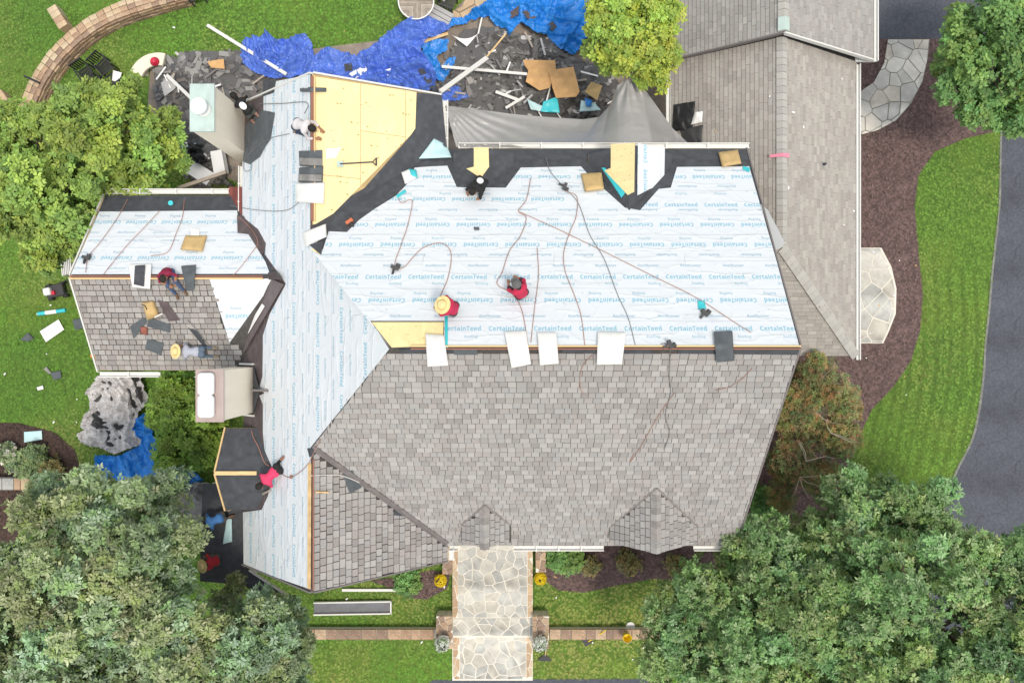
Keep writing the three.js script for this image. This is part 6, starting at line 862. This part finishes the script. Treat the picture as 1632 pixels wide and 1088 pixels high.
  parts.push(boneMesh([[h(0, .02, -.02), h(0, .03, .0), .092, .09, SKIN], [h(0, -.06, .03), h(0, -.085, .055), .06, .045, SKIN], [h(0, .05, -.03), h(0, .05, -.01), .088, .085, hair, .002], [h(0, .0, -.05), h(0, -.04, -.05), .075, .06, hair], [h(0, .005, .09), h(0, -.025, .112), .011, .016, SKIN], [h(-.093, 0, 0), h(-.095, -.03, 0), .016, .012, SKIN], [h(.093, 0, 0), h(.095, -.03, 0), .016, .012, SKIN], [h(-.034, .012, .083), h(-.03, .012, .085), .011, .011, dk, .003], [h(.034, .012, .083), h(.03, .012, .085), .011, .011, dk, .003], [h(-.022, -.062, .092), h(.022, -.062, .092), .009, .009, [.25, .07, .06], .003]], .008, .014));
  const g = thing('person', label, 'person', base); const geo = mergeGeometries(parts.map(q => { const t = q.toNonIndexed(); return t; })); mesh('body', geo, skinM, g);
  const place = geoH => { geoH.applyMatrix4(new THREE.Matrix4().makeBasis(hu.clone().cross(hf), hu, hf).setPosition(h(0, .06, -.01))); return geoH; };
  if (o.hat === 'straw') { const lg = new THREE.LatheGeometry([[.001, .1], [.05, .102], [.085, .09], [.1, .06], [.106, .015], [.15, .004], [.2, .012], [.205, .008], [.15, -.006], [.1, -.002], [.001, .0]].map(q => new THREE.Vector2(...q)), 36); const hm = mesh('straw_hat', place(lg), M.straw, g); const b = new THREE.TorusGeometry(.105, .012, 5, 30); b.rotateX(Math.PI / 2); b.translate(0, .022, 0); const bm = shade(new THREE.Mesh(place(b), std({ color: lin(.5, .36, .16) }))); bm.name = 'hat_band'; hm.add(bm); bm.position.set(0, 0, 0); }
  if (o.hat === 'cap') { const dome = new THREE.SphereGeometry(.108, 24, 10, 0, 6.283, 0, 1.6); dome.scale(1, .8, 1.08); const vis = new THREE.CylinderGeometry(.1, .1, .012, 20, 1, false, -1.2, 2.4); vis.scale(.95, 1, 1.3); vis.translate(0, .004, .06); mesh('cap', place(merged([dome, vis])), std({ color: lin(...o.capCol) }), g); }
  if (o.print) { const bk = W.clone().lerp(C, .62), n = C.clone().sub(W).normalize(), up = n.clone().cross(s).normalize(); if (up.y < 0) up.negate(); const d = new THREE.CylinderGeometry(.085, .085, .016, 20); d.scale(1, 1, 1.25); d.applyMatrix4(new THREE.Matrix4().makeBasis(up.clone().cross(n), up, n).setPosition(bk.addScaledVector(up, .158))); mesh('shirt_print', d, M.white, g); }
  return g;
}
const JEAN = [.06, .1, .2], DKJ = [.03, .045, .09], GREY = [.1, .1, .1], BLK = [.012, .012, .014];
person('person in black shirt with white back print kneeling by the cream chimney', 400, 180, 228, 'kneel', { shirt: BLK, pants: [.07, .075, .07], long: false, print: true, boot: [.3, .17, .13] });
person('person in white long-sleeved shirt and jeans kneeling at the plywood edge', 486, 207, 22, 'kneel', { shirt: [.62, .6, .62], pants: DKJ, long: true, boot: [.3, .2, .14] });
person('person in black shirt with white back print crouching below the rear dormer', 764, 300, 122, 'squat', { shirt: BLK, pants: BLK, print: true });
person('person in crimson shirt and grey cap crouching on the back slope', 828, 464, 236, 'perch', { shirt: [.5, .02, .07], pants: [.03, .02, .03], hat: 'cap', capCol: [.12, .12, .12], long: true });
person('person in crimson shirt and wide straw hat crouching beside the blue strip', 719, 491, 196, 'perch', { shirt: [.5, .02, .08], pants: [.03, .03, .03], hat: 'straw', long: true });
person('person in maroon shirt and jeans sitting on the left wing ridge', 272, 437, 68, 'sit', { shirt: [.24, .012, .05], pants: JEAN, hair: [.02, .015, .012] });
person('person in pale grey shirt and straw hat crawling on the wing shingles', 314, 560, 182, 'crawl', { shirt: [.4, .42, .5], pants: [.1, .14, .2], hat: 'straw', long: true, boot: [.25, .2, .15] });
person('person in bright pink shirt crawling over the ridge of the black dormer', 438, 754, 136, 'crawl', { shirt: [.66, .045, .13], pants: BLK, kneeOut: [-1, [[-.3, .42, .05], [-.55, .5, 's', .05]]], boot: [.25, .13, .09] });
person('person in bright blue shirt and pale cap working at the porch edge', 354, 822, 158, 'kneel', { shirt: [.06, .2, .5], pants: GREY, hat: 'cap', capCol: [.5, .52, .45], onBoard: true });
person('person in red shirt and straw hat working on the porch roof', 346, 889, 176, 'perch', { shirt: [.45, .02, .04], pants: GREY, hat: 'straw', onBoard: true });
renderer.render(scene, camera);
